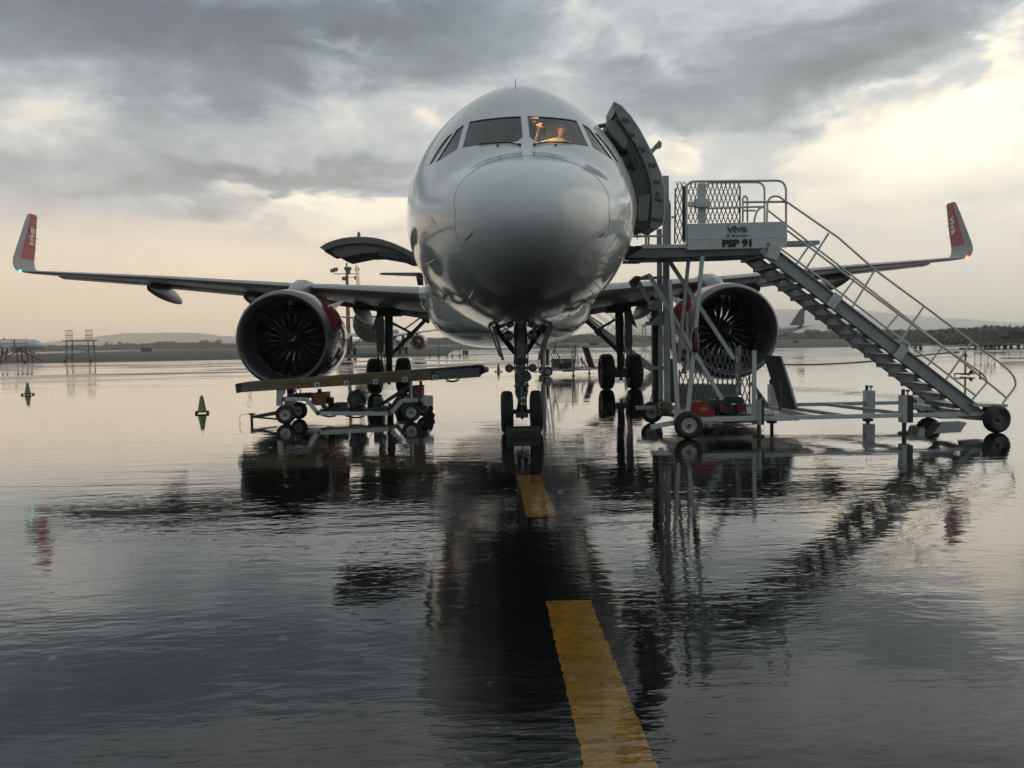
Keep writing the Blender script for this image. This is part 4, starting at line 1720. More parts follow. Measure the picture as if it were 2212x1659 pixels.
# ---- open passenger door, seen edge on (curved outer skin, lining, slide pack, arm)
cd = crop(2300, 350, .3617)


def dpt(x, y, Y):
    return at(*cd(x, y), Y)


DY = 13.45
outer = [(318, 145), (400, 190), (500, 300), (600, 450), (700, 640), (770, 780), (830, 930), (865, 1080), (872, 1250), (865, 1400), (850, 1480), (790, 1530)]
edge = [(720, 1500), (735, 1380), (740, 1180), (725, 1020), (690, 890), (640, 760), (560, 600), (470, 460), (390, 340), (345, 250), (322, 280)]
b = MB()
poly = [dpt(x, y, DY) for x, y in outer + edge]
b.prism(poly, (0, .82, 0))
DOOR = b.build('passenger_door', door_grey, PLANE, smooth=30)
b = MB()
b.prism([dpt(x, y, DY) + Vector((.004, 0, .004)) for x, y in outer] + [dpt(x + 12, y - 8, DY) for x, y in outer[::-1]], (0, .84, 0))
b.build('outer_skin', white_paint, DOOR, smooth=30)
b = MB()
lin = [(345, 250), (390, 340), (470, 460), (560, 600), (640, 760), (690, 890), (725, 1020), (740, 1180), (735, 1380), (720, 1500), (640, 1540), (560, 1500), (540, 1380), (540, 1180), (520, 1060), (490, 980), (445, 920), (455, 880), (515, 880), (520, 900), (565, 880), (540, 820), (500, 790), (470, 650), (420, 560), (350, 420), (330, 330)]
b.prism([dpt(x, y, DY + .06) for x, y in lin], (0, .68, 0))
b.build('door_lining', door_dark, DOOR)
b = MB()
b.prism([dpt(x, y, DY + .02) for x, y in [(265, 325), (245, 430), (345, 550), (435, 650), (460, 640), (475, 560), (400, 440), (340, 370)]], (0, .7, 0))
b.prism([dpt(x, y, DY + .01) for x, y in [(600, 1170), (725, 1140), (710, 1260), (690, 1440), (590, 1440), (580, 1300)]], (0, .6, 0))
b.each('slide_cover', door_slide, DOOR)
b = MB()
b.tube([dpt(145, 412, DY + .4), dpt(250, 390, DY + .4)], .035, 8)
b.tube([dpt(150, 412, DY + .4), dpt(150, 480, DY + .4)], .025, 8)
b.tube([dpt(250, 390, DY + .4), dpt(360, 360, DY + .4)], .03, 8)
b.build('door_arm', gear_grey, DOOR)
b = MB()
b.bar(dpt(725, 695, DY + .3), dpt(832, 575, DY + .3), .035, .07)
b.bar(dpt(790, 620, DY + .28), dpt(842, 612, DY + .28), .03, .05)
b.bar(dpt(800, 650, DY + .28), dpt(835, 630, DY + .28), .03, .03)
b.build('door_handle', gear_light, DOOR)
b = MB()
for x, y0, y1 in ((585, 1540, 1640), (613, 1540, 1615), (560, 1530, 1560)):
    b.tube([dpt(x, y0, DY + .3), dpt(x - 6, y1, DY + .3)], .009, 5)
b.build('door_cable', door_dark, DOOR)
b = MB()
for x0, y0, x1, y1 in ((470, 650, 520, 800), (520, 700, 530, 780), (500, 790, 530, 790), (530, 800, 560, 860), (485, 660, 550, 850), (640, 1105, 690, 1095), (560, 700, 600, 820), (600, 620, 640, 700)):
    b.tube([dpt(x0, y0, DY - .01), dpt(x1, y1, DY - .01)], .014, 5)
b.build('door_linkage', door_dark, DOOR)
b = MB()
for x, y, w_ in ((520, 500, .10), (640, 660, .08), (740, 830, .12), (790, 1010, .10), (800, 1140, .06), (810, 1200, .12), (450, 340, .12), (790, 1420, .2)):
    b.box(dpt(x, y, DY - .012), (w_, .02, .045), Matrix.Rotation(R(12), 3, 'Y'))
b.each('door_fitting', door_dark, DOOR)

# ---- open forward cargo door on the other side
ce = crop(1240, 880, .2411)
cpt = lambda x, y, Y: at(*ce(x, y), Y)
CY = 17.5
b = MB()
oc = [(80, 395), (165, 340), (250, 303), (350, 270), (450, 245), (575, 230), (700, 225), (830, 227), (950, 237), (1080, 262), (1200, 300), (1310, 340), (1400, 380), (1510, 432), (1640, 500)]
ic = [(1660, 660), (1600, 590), (1500, 510), (1380, 450), (1260, 400), (1100, 355), (950, 330), (800, 320), (650, 322), (500, 340), (350, 365), (250, 400), (150, 440)]
b.prism([cpt(x, y, CY) for x, y in oc + ic], (0, 1.75, 0))
CD = b.build('cargo_door', mat('cargo_door_edge', (.16, .165, .15), .45, var=.25, vscale=6), PLANE, smooth=30)
b = MB()
b.prism([cpt(x, y, CY) + Vector((0, 0, .004)) for x, y in oc] + [cpt(x, y - 10, CY) for x, y in oc[::-1]], (0, 1.8, 0))
b.build('outer_skin', white_paint, CD, smooth=30)
b = MB()
b.prism([cpt(x, y, CY + .1) for x, y in [(250, 400), (350, 365), (500, 340), (650, 322), (800, 320), (950, 330), (1100, 355), (1260, 400), (1380, 450), (1500, 510), (1600, 590), (1500, 590), (1380, 540), (1200, 505), (1010, 475), (800, 480), (600, 520), (430, 555), (340, 520), (280, 450)]], (0, 1.5, 0))
b.build('door_lining', mat('cargo_lining', (.20, .19, .17), .6, var=.25, vscale=5, grime=.3), CD)
b = MB()
b.prism([cpt(x, y, CY + .08) for x, y in [(1010, 440), (1380, 500), (1385, 545), (1345, 578), (1030, 510)]], (0, .3, 0))
b.prism([cpt(x, y, CY + .05) for x, y in [(1400, 470), (1500, 520), (1620, 600), (1660, 665), (1600, 640), (1520, 590), (1400, 530)]], (0, .5, 0))
for k in range(6):
    b.sphere(cpt(190 + k * 35, 445 + k * 20, CY + .2), .045, 10, (1, 2.5, 1))
b.each('latch', door_dark, CD, smooth=40)
b = MB()
b.tube([cpt(322, 535, CY + .2), cpt(322, 535, CY + .5)], .035, 12)
b.tube([cpt(368, 548, CY + .2), cpt(368, 548, CY + .5)], .038, 12)
b.each('hinge_roller', chrome, CD, smooth=40)
b = MB()
b.prism([cpt(x, y, CY + .6) for x, y in [(685, 215), (700, 140), (712, 130), (728, 150), (722, 225), (690, 225)]], (0, .15, 0))
b.build('door_flag', mat('flag_red_dull', (.25, .09, .07), .5), CD)


# ================================================================== PASSENGER STAIRS
F, B = 13.45, 15.75                    # near and far side frames of the chassis
BP = 14.42                             # far side of the flight and the platform
c3 = crop(2400, 650, .4069)
c4 = crop(2400, 1050, .42194)
c5 = crop(3150, 1050, .42201)


def q3(x, y, Y=F):
    return at(*c3(x, y), Y)


def q4(x, y, Y=F):
    return at(*c4(x, y), Y)


def q5(x, y, Y=F):
    return at(*c5(x, y), Y)


def by(p, Y):
    return Vector((p.x, Y, p.z))


ST = thing('passenger_stairs', (5.6, 14.6, 0), 'white wheeled passenger stairs with lattice gates docked at the open door of the big airliner', 'passenger stairs', 'wheeled passenger stairs on the apron')
zr = .30
xl, xr = 2.95, 8.05
b = MB()
b.bar((xl + .1, F, zr), (xr + .15, F, zr), .07, .068)
b.bar((xl - .1, B, zr + .02), (xr, B, zr + .02), .07, .068)
for x in (3.3, 5.35, 8.0):
    b.bar((x, F, zr), (x, B, zr), .07, .08)
b.bar((5.45, B, zr + .02), (5.95, F, zr), .05, .06)
b.bar((6.5, B, zr + .02), (7.05, F, zr), .05, .06)
b.box((4.2, 14.6, zr - .03), (1.9, 2.2, .05))
b.bar((xl - .3, F - .1, .20), (xl + .25, F, .28), .08, .07)
b.build('chassis', stair_paint, ST)


def cart_wheel(name, c, r_, w_, parent, yaw=0.0, rim=wheel_white, rr=.56):
    ax = (math.sin(yaw), math.cos(yaw), 0)
    b = MB()
    q = wheel(b, c, r_, w_, ax, rimr=rr, n=32)
    w = b.build(name, rubber, parent, smooth=40)
    q.build('rim', rim, w, smooth=40)
    for k in range(5):
        a = 2 * math.pi * k / 5
        d_ = Vector((math.cos(a) * math.cos(yaw), -math.cos(a) * math.sin(yaw), math.sin(a)))
        if k == 0:
            hb = MB()
        hb.sphere(Vector(c) - Vector(ax) * (w_ * .20) + d_ * r_ * .26, r_ * .045, 6)
    hb.lathe(Vector(c) - Vector(ax) * (w_ * .5), ax, [(0, 0), (0, r_ * .13), (w_ * .4, r_ * .16)], 12)
    hb.build('hub', dark_steel, w, smooth=40)
    return w


fl = q4(738, 1485, 13.3)
cart_wheel('wheel', (fl.x, 13.32, .225), .225, .17, ST)
cart_wheel('wheel', (q4(395, 1340, 16.0).x, 16.0, .21), .21, .17, ST, .35)
cart_wheel('wheel', (q5(1845, 1435, 13.25).x, 13.28, .225), .225, .19, ST, -.25, rim=gear_grey)
cart_wheel('wheel', (q5(1225, 1370, 15.8).x, 15.9, .225), .225, .19, ST, .1, rim=gear_grey)

# stringers and treads
T0, T1 = q3(1480, 800), q5(1600, 1330)
dz = (T1 - T0)
for Y in (F, BP):
    b = MB()
    b.bar(by(T0, Y), by(T1, Y), .07, .20)
    e_ = (T1 - T0).normalized()
    n_ = Vector((-e_.z, 0, e_.x))
    for sgn in (-1, 1):
        b.bar(by(T0, Y - .04) + n_ * sgn * .097, by(T1, Y - .04) + n_ * sgn * .097, .09, .018)
    b.build('stringer', stair_grey, ST)
tread0 = None
NT = 16
for k in range(NT):
    p = T0.lerp(T1, (k + .55) / NT)
    if tread0 is None:
        b = MB()
        b.box((0, 0, 0), (.27, BP - F - .08, .030))
        b.box((-.125, 0, -.03), (.02, BP - F - .08, .06))
        b.box((.125, 0, -.02), (.02, BP - F - .08, .05))
        for sy in (-1, 1):
            b.box((0, sy * (BP - F) / 2 - sy * .07, -.04), (.24, .05, .05))
        b.v = [tuple(Vector(v_) + ST.location) for v_ in b.v]
        tread0 = b.build('tread', stair_grey, ST)
        tread0.matrix_basis = Matrix.Translation(Vector((p.x - .06, (F + BP) / 2, p.z)) - ST.location)
    else:
        inst(tread0, 'tread', ST, Matrix.Translation(Vector((p.x - .06, (F + BP) / 2, p.z)) - ST.location))
# patch plates on the near stringer
for x, y in ((310, 320), (930, 800)):
    b = MB()
    p = q5(x, y, F - .05)
    b.box(p + Vector((0, -.05, 0)), (.16, .012, .24), Matrix.Rotation(R(37), 3, 'Y'))
    b.build('joint_plate', stair_paint, ST)
b = MB()
b.box(q3(1580, 850, F - .06) + Vector((0, -.03, 0)), (.2, .012, .2), Matrix.Rotation(R(20), 3, 'Y'))
b.build('joint_plate', stair_paint, ST)

# hand rails: near side
RT = .0175


def arc(a, b_, c, n=6):
    """quadratic corner from a to c around b_"""
    a, b_, c = Vector(a), Vector(b_), Vector(c)
    return [a.lerp(b_, t_).lerp(b_.lerp(c, t_), t_) for t_ in [i / n for i in range(n + 1)]]


def rail(name, groups, r_=RT, m=stair_paint):
    b = MB()
    for g in groups:
        b.tube(g, r_, 8)
    return b.build(name, m, ST, smooth=50)


def stair_rail(Y, pts_top, endpts, posts, midline):
    g = [pts_top + endpts]
    for a, c in posts:
        g.append([a, c])
    g.append(midline)
    return rail('handrail', g)


YF = F - .03
top = [q3(1522, 548, YF)] + arc(q3(1528, 370, YF), q3(1545, 285, YF), q3(1640, 305, YF)) + [q3(2212, 700, YF), q5(700, 30, YF), q5(1150, 362, YF), q5(1600, 700, YF)] + arc(q5(1850, 885, YF), q5(2065, 1040, YF), q5(1995, 1140, YF)) + [q5(1890, 1275, YF)]
mid_ = [q3(1722, 635, YF), q5(595, 200, YF), q5(1035, 530, YF), q5(1485, 860, YF), q5(1920, 1218, YF)]
posts = [(q3(2120, 660, YF), q3(1890, 1020, YF)), (q5(700, 30, YF), q5(480, 390, YF)), (q5(1155, 370, YF), q5(915, 725, YF)), (q5(1600, 705, YF), q5(1360, 1055, YF))]
stair_rail(YF, top, [], posts, mid_)
YB = BP + .03
topb = [q3(1290, 550, YB)] + arc(q3(1290, 330, YB), q3(1310, 270, YB), q3(1335, 330, YB)) + [q3(1335, 550, YB)]
rail('handrail', [topb])
topb = [q3(1535, 440, YB), q5(500, 95, YB), q5(925, 425, YB), q5(1330, 740, YB)] + arc(q5(1640, 955, YB), q5(1790, 1050, YB), q5(1720, 1110, YB)) + [q5(1600, 1250, YB)]
midb = [q3(1650, 805, YB), q5(400, 260, YB), q5(810, 575, YB), q5(1230, 890, YB), q5(1635, 1200, YB)]
posts = [(q3(1940, 770, YB), q3(1795, 975, YB)), (q5(515, 110, YB), q5(368, 305, YB)), (q5(930, 430, YB), q5(775, 615, YB)), (q5(1330, 745, YB), q5(1180, 940, YB))]
rail('handrail', [topb, midb] + [list(p) for p in posts])
# platform rails
rail('platform_rail', [[q3(745, 790)] + arc(q3(745, 230), q3(750, 165), q3(820, 158)) + arc(q3(1620, 150), q3(1700, 155), q3(1708, 240)) + [q3(1708, 570)], [q3(1290, 358), q3(1708, 355)]], .019)
rail('platform_rail', [[q3(920, 560, BP - .05)] + arc(q3(920, 240, BP - .05), q3(930, 172, BP - .05), q3(1000, 168, BP - .05)) + arc(q3(1420, 166, BP - .05), q3(1495, 170, BP - .05), q3(1500, 240, BP - .05)) + [q3(1500, 560, BP - .05)],
                       [q3(940, 418, BP - .05), q3(1500, 402, BP - .05)], [q3(1290, 440, BP - .05), q3(1415, 440, BP - .05)], arc(q3(1398, 560, BP - .05), q3(1415, 400, BP - .05), q3(1500, 405, BP - .05))], .018)
rail('platform_rail', [[q3(585, 765, 14.6)] + arc(q3(585, 400, 14.6), q3(585, 330, 14.6), q3(530, 320, 14.6)) + [q3(520, 320, 14.6)], [q3(600, 505, 14.6), q3(630, 505, 14.6)], [q3(205, 690, 14.6), q3(585, 685, 14.6)], [q3(352, 625, 14.6), q3(352, 768, 14.6)], [q3(378, 625, 14.6), q3(378, 768, 14.6)]], .020)
# platform deck
zd = q3(1000, 850).z
d0, d1 = q3(160, 880), q3(1560, 860)
b = MB()
b.prism([q3(320, 768, F), q3(755, 765, F), q3(755, 800, F), q3(320, 806, F)], (0, BP - F, 0))
b.build('deck_edge', stair_paint, ST)
b = MB()
b.prism([q3(320, 808, F + .03), q3(1560, 800, F + .03), q3(1500, 862, F + .03), q3(1225, 876, F + .03), q3(360, 895, F + .03), q3(250, 895, F + .03), q3(175, 890, F + .03)], (0, BP - F - .06, 0))
b.prism([q3(170, 893, F + .2), q3(358, 893, F + .2), q3(358, 918, F + .2), q3(170, 918, F + .2)], (0, .7, 0))
b.prism([q3(1480, 800, F + .05), q3(1650, 800, F + .05), q3(1560, 870, F + .05), q3(1500, 860, F + .05)], (0, BP - F - .1, 0))
b.build('platform_deck', mat('deck_grey', (.15, .15, .145), .45, var=.3, vscale=7, grime=.4), ST)
b = MB()
b.tube([q3(208, 828, F + .1), by(q3(208, 828, F + .1), BP)], .080, 20)
b.prism([q3(165, 840, F + .12), q3(250, 780, F + .12), q3(325, 780, F + .12), q3(325, 830, F + .12), q3(165, 895, F + .12)], (0, .4, 0))
b.build('door_bumper', rubber, ST, smooth=50)
b = MB()
b.prism([q3(1722, 735, 14.5), q3(2035, 728, 14.5), q3(2035, 765, 14.5), q3(1722, 771, 14.5)], (0, .4, 0))
b.build('outrigger_beam', stair_grey, ST)
# name board
b = MB()
b.prism([q3(755, 568, F - .05), q3(1720, 546, F - .05), q3(1720, 797, F - .05), q3(760, 820, F - .05)], (0, .03, 0))
board = b.build('name_board', mat('board_paint', (.50, .55, .55), .35, var=.08, vscale=3, grime=.15, coat=.1), ST)
b = MB()
b.prism([q3(757, 716, F - .055), q3(1720, 697, F - .055), q3(1720, 702, F - .055), q3(757, 721, F - .055)], (0, .005, 0))
b.build('board_seam', stair_paint, board)
for x, y in ((980, 745), (1497, 733), (1150, 580), (870, 620)):
    b = MB()
    b.sphere(q3(x, y, F - .052), .008, 8)
    b.build('bolt', dark_steel, board)
ex_ = (q3(1720, 672, F) - q3(757, 694, F)).normalized()


def btext(body, x, y, w_, m, off_=.0, size=.3, sp=1.0, sh=0.0):
    c = q3(x, y, F - .058)
    wid = (q3(x + w_ / 2, y, F) - q3(x - w_ / 2, y, F)).length
    X_, Z_ = ex_, Vector((0, -1, 0))
    Y_ = Z_.cross(X_)
    mt = Matrix(((X_.x, Y_.x, Z_.x, c.x), (X_.y, Y_.y, Z_.y, c.y), (X_.z, Y_.z, Z_.z, c.z), (0, 0, 0, 1)))
    return text('lettering', body, size, mt, m, board, offset=off_, width=wid, space=sp, shear=sh)


btext('viva', 1236, 617, 200, green_ink, .006, .165)
btext('aerobus', 1275, 680, 125, grey_ink, .0008, .06)
btext('PSP 91', 1238, 760, 276, black_ink, .006, .158)
btext('PSP 91', 1244, 759, 276, black_ink, .006, .160)
for x in (1148, 1195):
    b = MB()
    b.lathe(q3(x, 682, F - .058), (0, -1, 0), [(0, .026), (.004, .026), (.004, 0)], 14)
    b.build('logo_dot', green_ink if x == 1148 else grey_ink, board)


# lattice gates: every strip a piece of its own
def gate(pfun, x0, x1, y0, y1, dx, span, Y, w_=.016):
    """strips criss-cross between x0..x1, rising y1 -> y0 while crossing `span` picture units"""
    for sgn in (1, -1):
        x = x0 - span
        while x < x1 + span:
            a = (x, y1)
            c = (x + span * sgn, y0)
            # clip to the gate
            pts = []
            (ax_, ay_), (cx_, cy_) = a, c
            t0, t1 = 0.0, 1.0
            d_ = cx_ - ax_
            for lo, hi in ((x0, x1),):
                ta, tb = (lo - ax_) / d_, (hi - ax_) / d_
                if ta > tb:
                    ta, tb = tb, ta
                t0, t1 = max(t0, ta), min(t1, tb)
            if t1 - t0 > .06:
                p = pfun(ax_ + d_ * t0, ay_ + (cy_ - ay_) * t0, Y + .006 * sgn)
                q = pfun(ax_ + d_ * t1, ay_ + (cy_ - ay_) * t1, Y + .006 * sgn)
                b = MB()
                b.bar(p, q, w_, .005, up=(0, 1, 0))
                b.build('gate_strip', gate_steel, ST)
            x += dx


gate(q3, 632, 752, 160, 760, 42, 205, BP)
gate(q3, 760, 1262, 158, 560, 42, 140, BP)
gate(q4, 650, 1310, 770, 1285, 46, 170, B - .5, .019)
b = MB()
b.bar(q3(636, 225, BP), q3(630, 760, BP), .03, .02)
b.bar(q3(1262, 205, BP), q3(1262, 560, BP), .03, .02)
b.bar(q4(650, 960, B - .5), q4(650, 1285, B - .5), .03, .02)
b.bar(q4(1308, 1010, B - .5), q4(1308, 1285, B - .5), .03, .02)
b.each('gate_post', gate_steel, ST)
b = MB()
b.bar(q3(728, 205, F + .4), q3(728, 735, F + .4), .08, .05, up=(0, 1, 0))
b.build('gate_box_section', dark_steel, ST)

# mast, legs and braces
b = MB()
m0 = q3(540, 108, 14.6)
b.bar((m0.x, 14.6, .35), m0, .10, .10, up=(0, 1, 0))
b.bar((q3(480, 620, 15.0).x, 15.0, .35), q3(480, 620, 15.0), .08, .08, up=(0, 1, 0))
b.each('mast', stair_grey, ST)
b = MB()
b.bar(q3(890, 180, F + .25), q3(895, 560, F + .25), .12, .08, up=(0, 1, 0))
b.box(q3(893, 372, F + .18), (.23, .16, .13))
b.box(q3(812, 382, F + .18), (.10, .08, .07))
b.build('control_post', stair_paint, ST)


def brace(pts, Y0, Y1, w_, m=stair_paint, t_=.05):
    b = MB()
    p, q = by(q4(*pts[0], Y0), Y0), q4(*pts[1], Y1)
    b.bar(p, q, w_ * .76, t_, up=(0, 1, 0))
    return b.build('brace', m, ST)


brace([(560, -50), (1160, 860)], 14.3, 14.3, .085)
brace([(372, 80), (1050, 1240)], 14.0, 14.0, .085)
brace([(866, -95), (728, 1400)], F, F, .082)
brace([(739, -80), (640, 900)], F + .3, F + .3, .07, stair_grey)
brace([(560, 120), (645, 1420)], F + .1, F + .1, .075)
brace([(722, 420), (735, 940)], 14.9, 14.9, .05)
brace([(828, 380), (690, 1000)], B - .2, B - .2, .08, stair_grey)
brace([(1350, 780), (1350, 1470)], F + .1, F + .1, .085)
brace([(1188, 765), (1188, 1200)], B - .3, B - .3, .05)
brace([(1215, 735), (1215, 1200)], B - .25, B - .25, .05, stair_grey)
brace([(1320, 1080), (1480, 1310)], B - .2, B - .2, .09, stair_grey)
brace([(590, 560), (760, 760)], 14.8, 14.8, .06, stair_grey)
b = MB()
b.bar(q4(430, 385, 15.2), q4(435, 1270, 15.2), .14, .12, up=(0, 1, 0))
b.bar(q4(470, 560, 15.1), q4(475, 1270, 15.1), .05, .10, up=(0, 1, 0))
b.tube([q4(560, 860, 15.3), q4(565, 1270, 15.3)], .09, 12)
b.each('lift_ram', dark_steel, ST)
b = MB()
b.bar(q4(290, 112, 14.9), q4(512, 100, 14.9), .05, .12, up=(0, 1, 0))
b.bar(q4(235, 130, 14.9), q4(375, 75, 14.9), .05, .13, up=(0, 1, 0))
b.bar(q4(265, 130, 14.9), q4(370, 325, 14.9), .05, .12, up=(0, 1, 0))
b.prism([q4(505, 415, 14.8), q4(505, 545, 14.8), q4(345, 548, 14.8), q4(345, 512, 14.8), q4(415, 508, 14.8)], (0, .12, 0))
b.prism([q4(375, 928, 14.7), q4(525, 928, 14.7), q4(525, 962, 14.7), q4(350, 962, 14.7)], (0, .1, 0))
b.each('cable_arm', stair_grey, ST)
b = MB()
b.prism([q4(198, 130, 14.8), q4(245, 85, 14.8), q4(290, 90, 14.8), q4(260, 190, 14.8), q4(225, 190, 14.8)], (0, .25, 0))
b.build('arm_head', dark_steel, ST)
b = MB()
b.tube([q4(430, 362, 14.7), by(q4(430, 362, 14.7), 15.0)], .085, 20)
b.build('cable_drum', gear_light, ST, smooth=40)
b = MB()
for x in (374, 392):
    b.tube([q4(x, 400, 14.85), q4(x, 440, 14.85)], .010, 5)
    for k in range(8):
        a0_ = math.pi * k / 4
        a1_ = math.pi * (k + 1) / 4
        c_ = q4(x, 465, 14.85)
        b.tube([c_ + Vector((.035 * math.cos(a0_), 0, .06 * math.sin(a0_))), c_ + Vector((.035 * math.cos(a1_), 0, .06 * math.sin(a1_)))], .009, 5)
b.bar(q4(385, 495, 14.85), q4(385, 512, 14.85), .1, .05)
b.build('shackle', dark_steel, ST)

# levelling jacks on the chassis
for (x0, x1, y0, y1, yb, Y, fn, dark_) in ((603, 683, 1155, 1388, 1545, B, q5, 0), (940, 1028, 1200, 1450, 1545, F, q5, 1), (1385, 1425, 1240, 1470, 1570, F - .05, q4, 1), (1487, 1560, 1100, 1320, 1345, B, q4, 0)):
    a_, c_ = fn(x0, y0, Y), fn(x1, y1, Y)
    xm, w_ = (a_.x + c_.x) / 2, abs(c_.x - a_.x)
    b = MB()
    b.box((xm, Y, (a_.z + c_.z) / 2), (w_, .16, abs(a_.z - c_.z)))
    jk = b.build('jack', stair_paint, ST)
    b = MB()
    b.tube([(xm - .02, Y, c_.z), (xm - .02, Y, .03)], .035, 10)
    b.lathe((xm - .02, Y, .0), (0, 0, 1), [(0, 0), (0, .10), (.02, .10), (.04, .04)], 14)
    b.build('jack_foot', dark_steel, jk, smooth=40)
    b = MB()
    b.tube([(xm - w_ * .25, Y, a_.z), (xm - w_ * .25, Y, a_.z + .10)], .03, 8)
    b.tube([(xm + w_ * .22, Y, a_.z), (xm + w_ * .22, Y, a_.z + .06)], .012, 6)
    b.tube([(xm + w_ * .05, Y, a_.z + .075), (xm + w_ * .42, Y, a_.z + .07)], .02, 6)
    if dark_:
        b.box((xm + w_ * .22, Y - .09, (a_.z + c_.z) / 2), (w_ * .5, .03, abs(a_.z - c_.z) * 1.0))
    b.build('jack_screw', dark_steel, jk)
# mudguards, foot plate at the bottom
b = MB()
b.prism([q5(1600, 1278, F - .12), q5(1940, 1285, F - .12), q5(1940, 1310, F - .12), q5(1640, 1308, F - .12)], (0, .45, 0))
b.prism([q5(1530, 1290, F + .05), q5(1620, 1275, F + .05), q5(1720, 1350, F + .05), q5(1730, 1440, F + .05), q5(1545, 1425, F + .05)], (0, .12, 0))
b.prism([q5(1045, 1210, B - .1), q5(1120, 1215, B - .1), q5(1168, 1245, B - .1), q5(1165, 1350, B - .1), q5(1120, 1345, B - .1), q5(1085, 1240, B - .1), q5(1045, 1222, B - .1)], (0, .4, 0))
b.prism([q5(1240, 1330, 15.2), q5(1500, 1330, 15.2), q5(1560, 1420, 15.2), q5(1320, 1420, 15.2)], (0, .3, 0))
b.each('mudguard', stair_paint, ST)
b = MB()
b.prism([q5(1170, 1240, B), q5(1320, 1340, B), q5(1250, 1350, B), q5(1200, 1330, B)], (0, .3, 0))
b.prism([q5(1600, 1320, F + .2), q5(1760, 1335, F + .2), q5(1740, 1430, F + .2), q5(1560, 1420, F + .2)], (0, .3, 0))
b.prism([q5(1770, 1310, F - .05), q5(1885, 1310, F - .05), q5(1880, 1345, F - .05), q5(1770, 1345, F - .05)], (0, .2, 0))
b.each('axle_mount', dark_steel, ST)
# folded rubber flap leaning against the far frame
b = MB()
b.prism([q4(1440, 822, 14.9), q4(1595, 836, 14.9), q4(1750, 1352, 14.9), q4(1600, 1352, 14.9)], (0, .03, 0))
b.build('folding_ramp', mat('ramp_rubber', (.035, .035, .035), .6, var=.3), ST)
b = MB()
b.prism([q4(1598, 836, 14.85), q4(1606, 836, 14.85), q4(1690, 1080, 14.85), q4(1770, 1352, 14.85), q4(1752, 1352, 14.85)], (0, .08, 0))
b.prism([q4(1670, 1355, 14.4), q4(1798, 1352, 14.4), q4(1798, 1385, 14.4), q4(1670, 1388, 14.4)], (0, .5, 0))
b.each('ramp_edge', stair_paint, ST)
# power pack on the chassis
b = MB()
b.prism([q4(1040, 1225, 14.2), q4(1120, 1210, 14.2), q4(1225, 1215, 14.2), q4(1265, 1250, 14.2), q4(1240, 1290, 14.2), q4(1060, 1285, 14.2)], (0, .4, 0))
b.tube([q4(1145, 1330, 14.1), by(q4(1145, 1330, 14.1), 14.5)], .12, 18)
b.box(q4(1000, 1330, 14.3), (.3, .35, .35))
b.box(q4(1160, 1410, 14.2), (.5, .4, .14))
for k in range(10):
    b.tube([q4(1000 + 30 * k, 1290 + 60 * (k % 3), 14.1), q4(1020 + 28 * k, 1400 - 30 * (k % 4), 14.05)], .015, 5)
ENG2 = b.build('engine', black, ST, smooth=40)
b = MB()
b.prism([q4(1025, 1290, 14.05), q4(1110, 1300, 14.05), q4(1100, 1370, 14.05), q4(1030, 1350, 14.05)], (0, .15, 0))
b.prism([q4(1190, 1290, 14.05), q4(1270, 1280, 14.05), q4(1275, 1350, 14.05), q4(1200, 1370, 14.05)], (0, .15, 0))
b.each('engine_cover', mat('dark_red', (.12, .015, .015), .4), ENG2)
b = MB()
b.box(q4(1163, 1281, 14.0), (.09, .01, .025))
b.build('maker_plate', chrome, ENG2)
b = MB()
b.prism([q4(645, 1098, B - .1), q4(1180, 1100, B - .1), q4(1185, 1300, B - .1), q4(645, 1300, B - .1)], (0, .35, 0))
b.build('hydraulic_tank', mat('tank_grey', (.20, .22, .22), .4, grime=.3), ST)
b = MB()
b.prism([q4(1432, 1375, F + .1), q4(1535, 1368, F + .1), q4(1552, 1442, F + .1), q4(1425, 1440, F + .1)], (0, .25, 0))
BOX = b.build('control_box', stair_paint, ST)
b = MB()
for x in (1445, 1483, 1518):
    b.lathe(q4(x, 1388, F + .1), (0, -1, 0), [(0, .022), (.02, .022), (.02, 0)], 12)
b.box(q4(1525, 1415, F + .095), (.08, .01, .03))
b.each('gauge', black, BOX)
b = MB()
b.tube([q4(465, 1330, F + .6), q4(380, 1250, F + .7), q4(420, 1120, F + .8), q4(415, 1000, F + .8)], .012, 6)
b.tube([q4(590, 1390, F + .2), q4(480, 1385, F + .2), q4(440, 1330, F + .3), q4(455, 1250, F + .4), q4(500, 1240, F + .4)], .018, 6)
b.tube([q4(1590, 1340, F + .2), q4(1590, 1080, F + .2)], .02, 6)
b.each('hose', black, ST)

# things carried on the stairs
FE = q4(805, 800, F - .08)
fe = thing('fire_extinguisher', (FE.x, FE.y, FE.z), 'small dark red fire extinguisher with white label strapped to a stair leg', 'fire extinguisher')
b = MB()
b.lathe(FE, (0, 0, 1), [(0, .0), (0, .048), (.01, .054), (.27, .054), (.31, .04), (.33, .02), (.36, .02)], 20)
b.build('cylinder', mat('extinguisher_red', (.09, .009, .011), .3, grime=.2), fe, smooth=40)
b = MB()
b.lathe(FE + Vector((0, 0, .05)), (0, 0, 1), [(0, .0550), (.19, .0550)], 10, a0=R(215), a1=R(325))
b.build('label', mat('worn_label', (.30, .31, .30), .5, grime=.6, vscale=20), fe, smooth=60)
b = MB()
b.box(FE + Vector((0, 0, .37)), (.04, .035, .035))
b.bar(FE + Vector((-.01, 0, .395)), FE + Vector((.08, 0, .41)), .02, .01)
b.bar(FE + Vector((-.01, 0, .375)), FE + Vector((.07, 0, .365)), .02, .008)
b.tube([FE + Vector((-.02, -.02, .37)), FE + Vector((-.065, -.04, .3)), FE + Vector((-.06, -.04, .12))], .008, 6)
b.build('valve', black, fe)

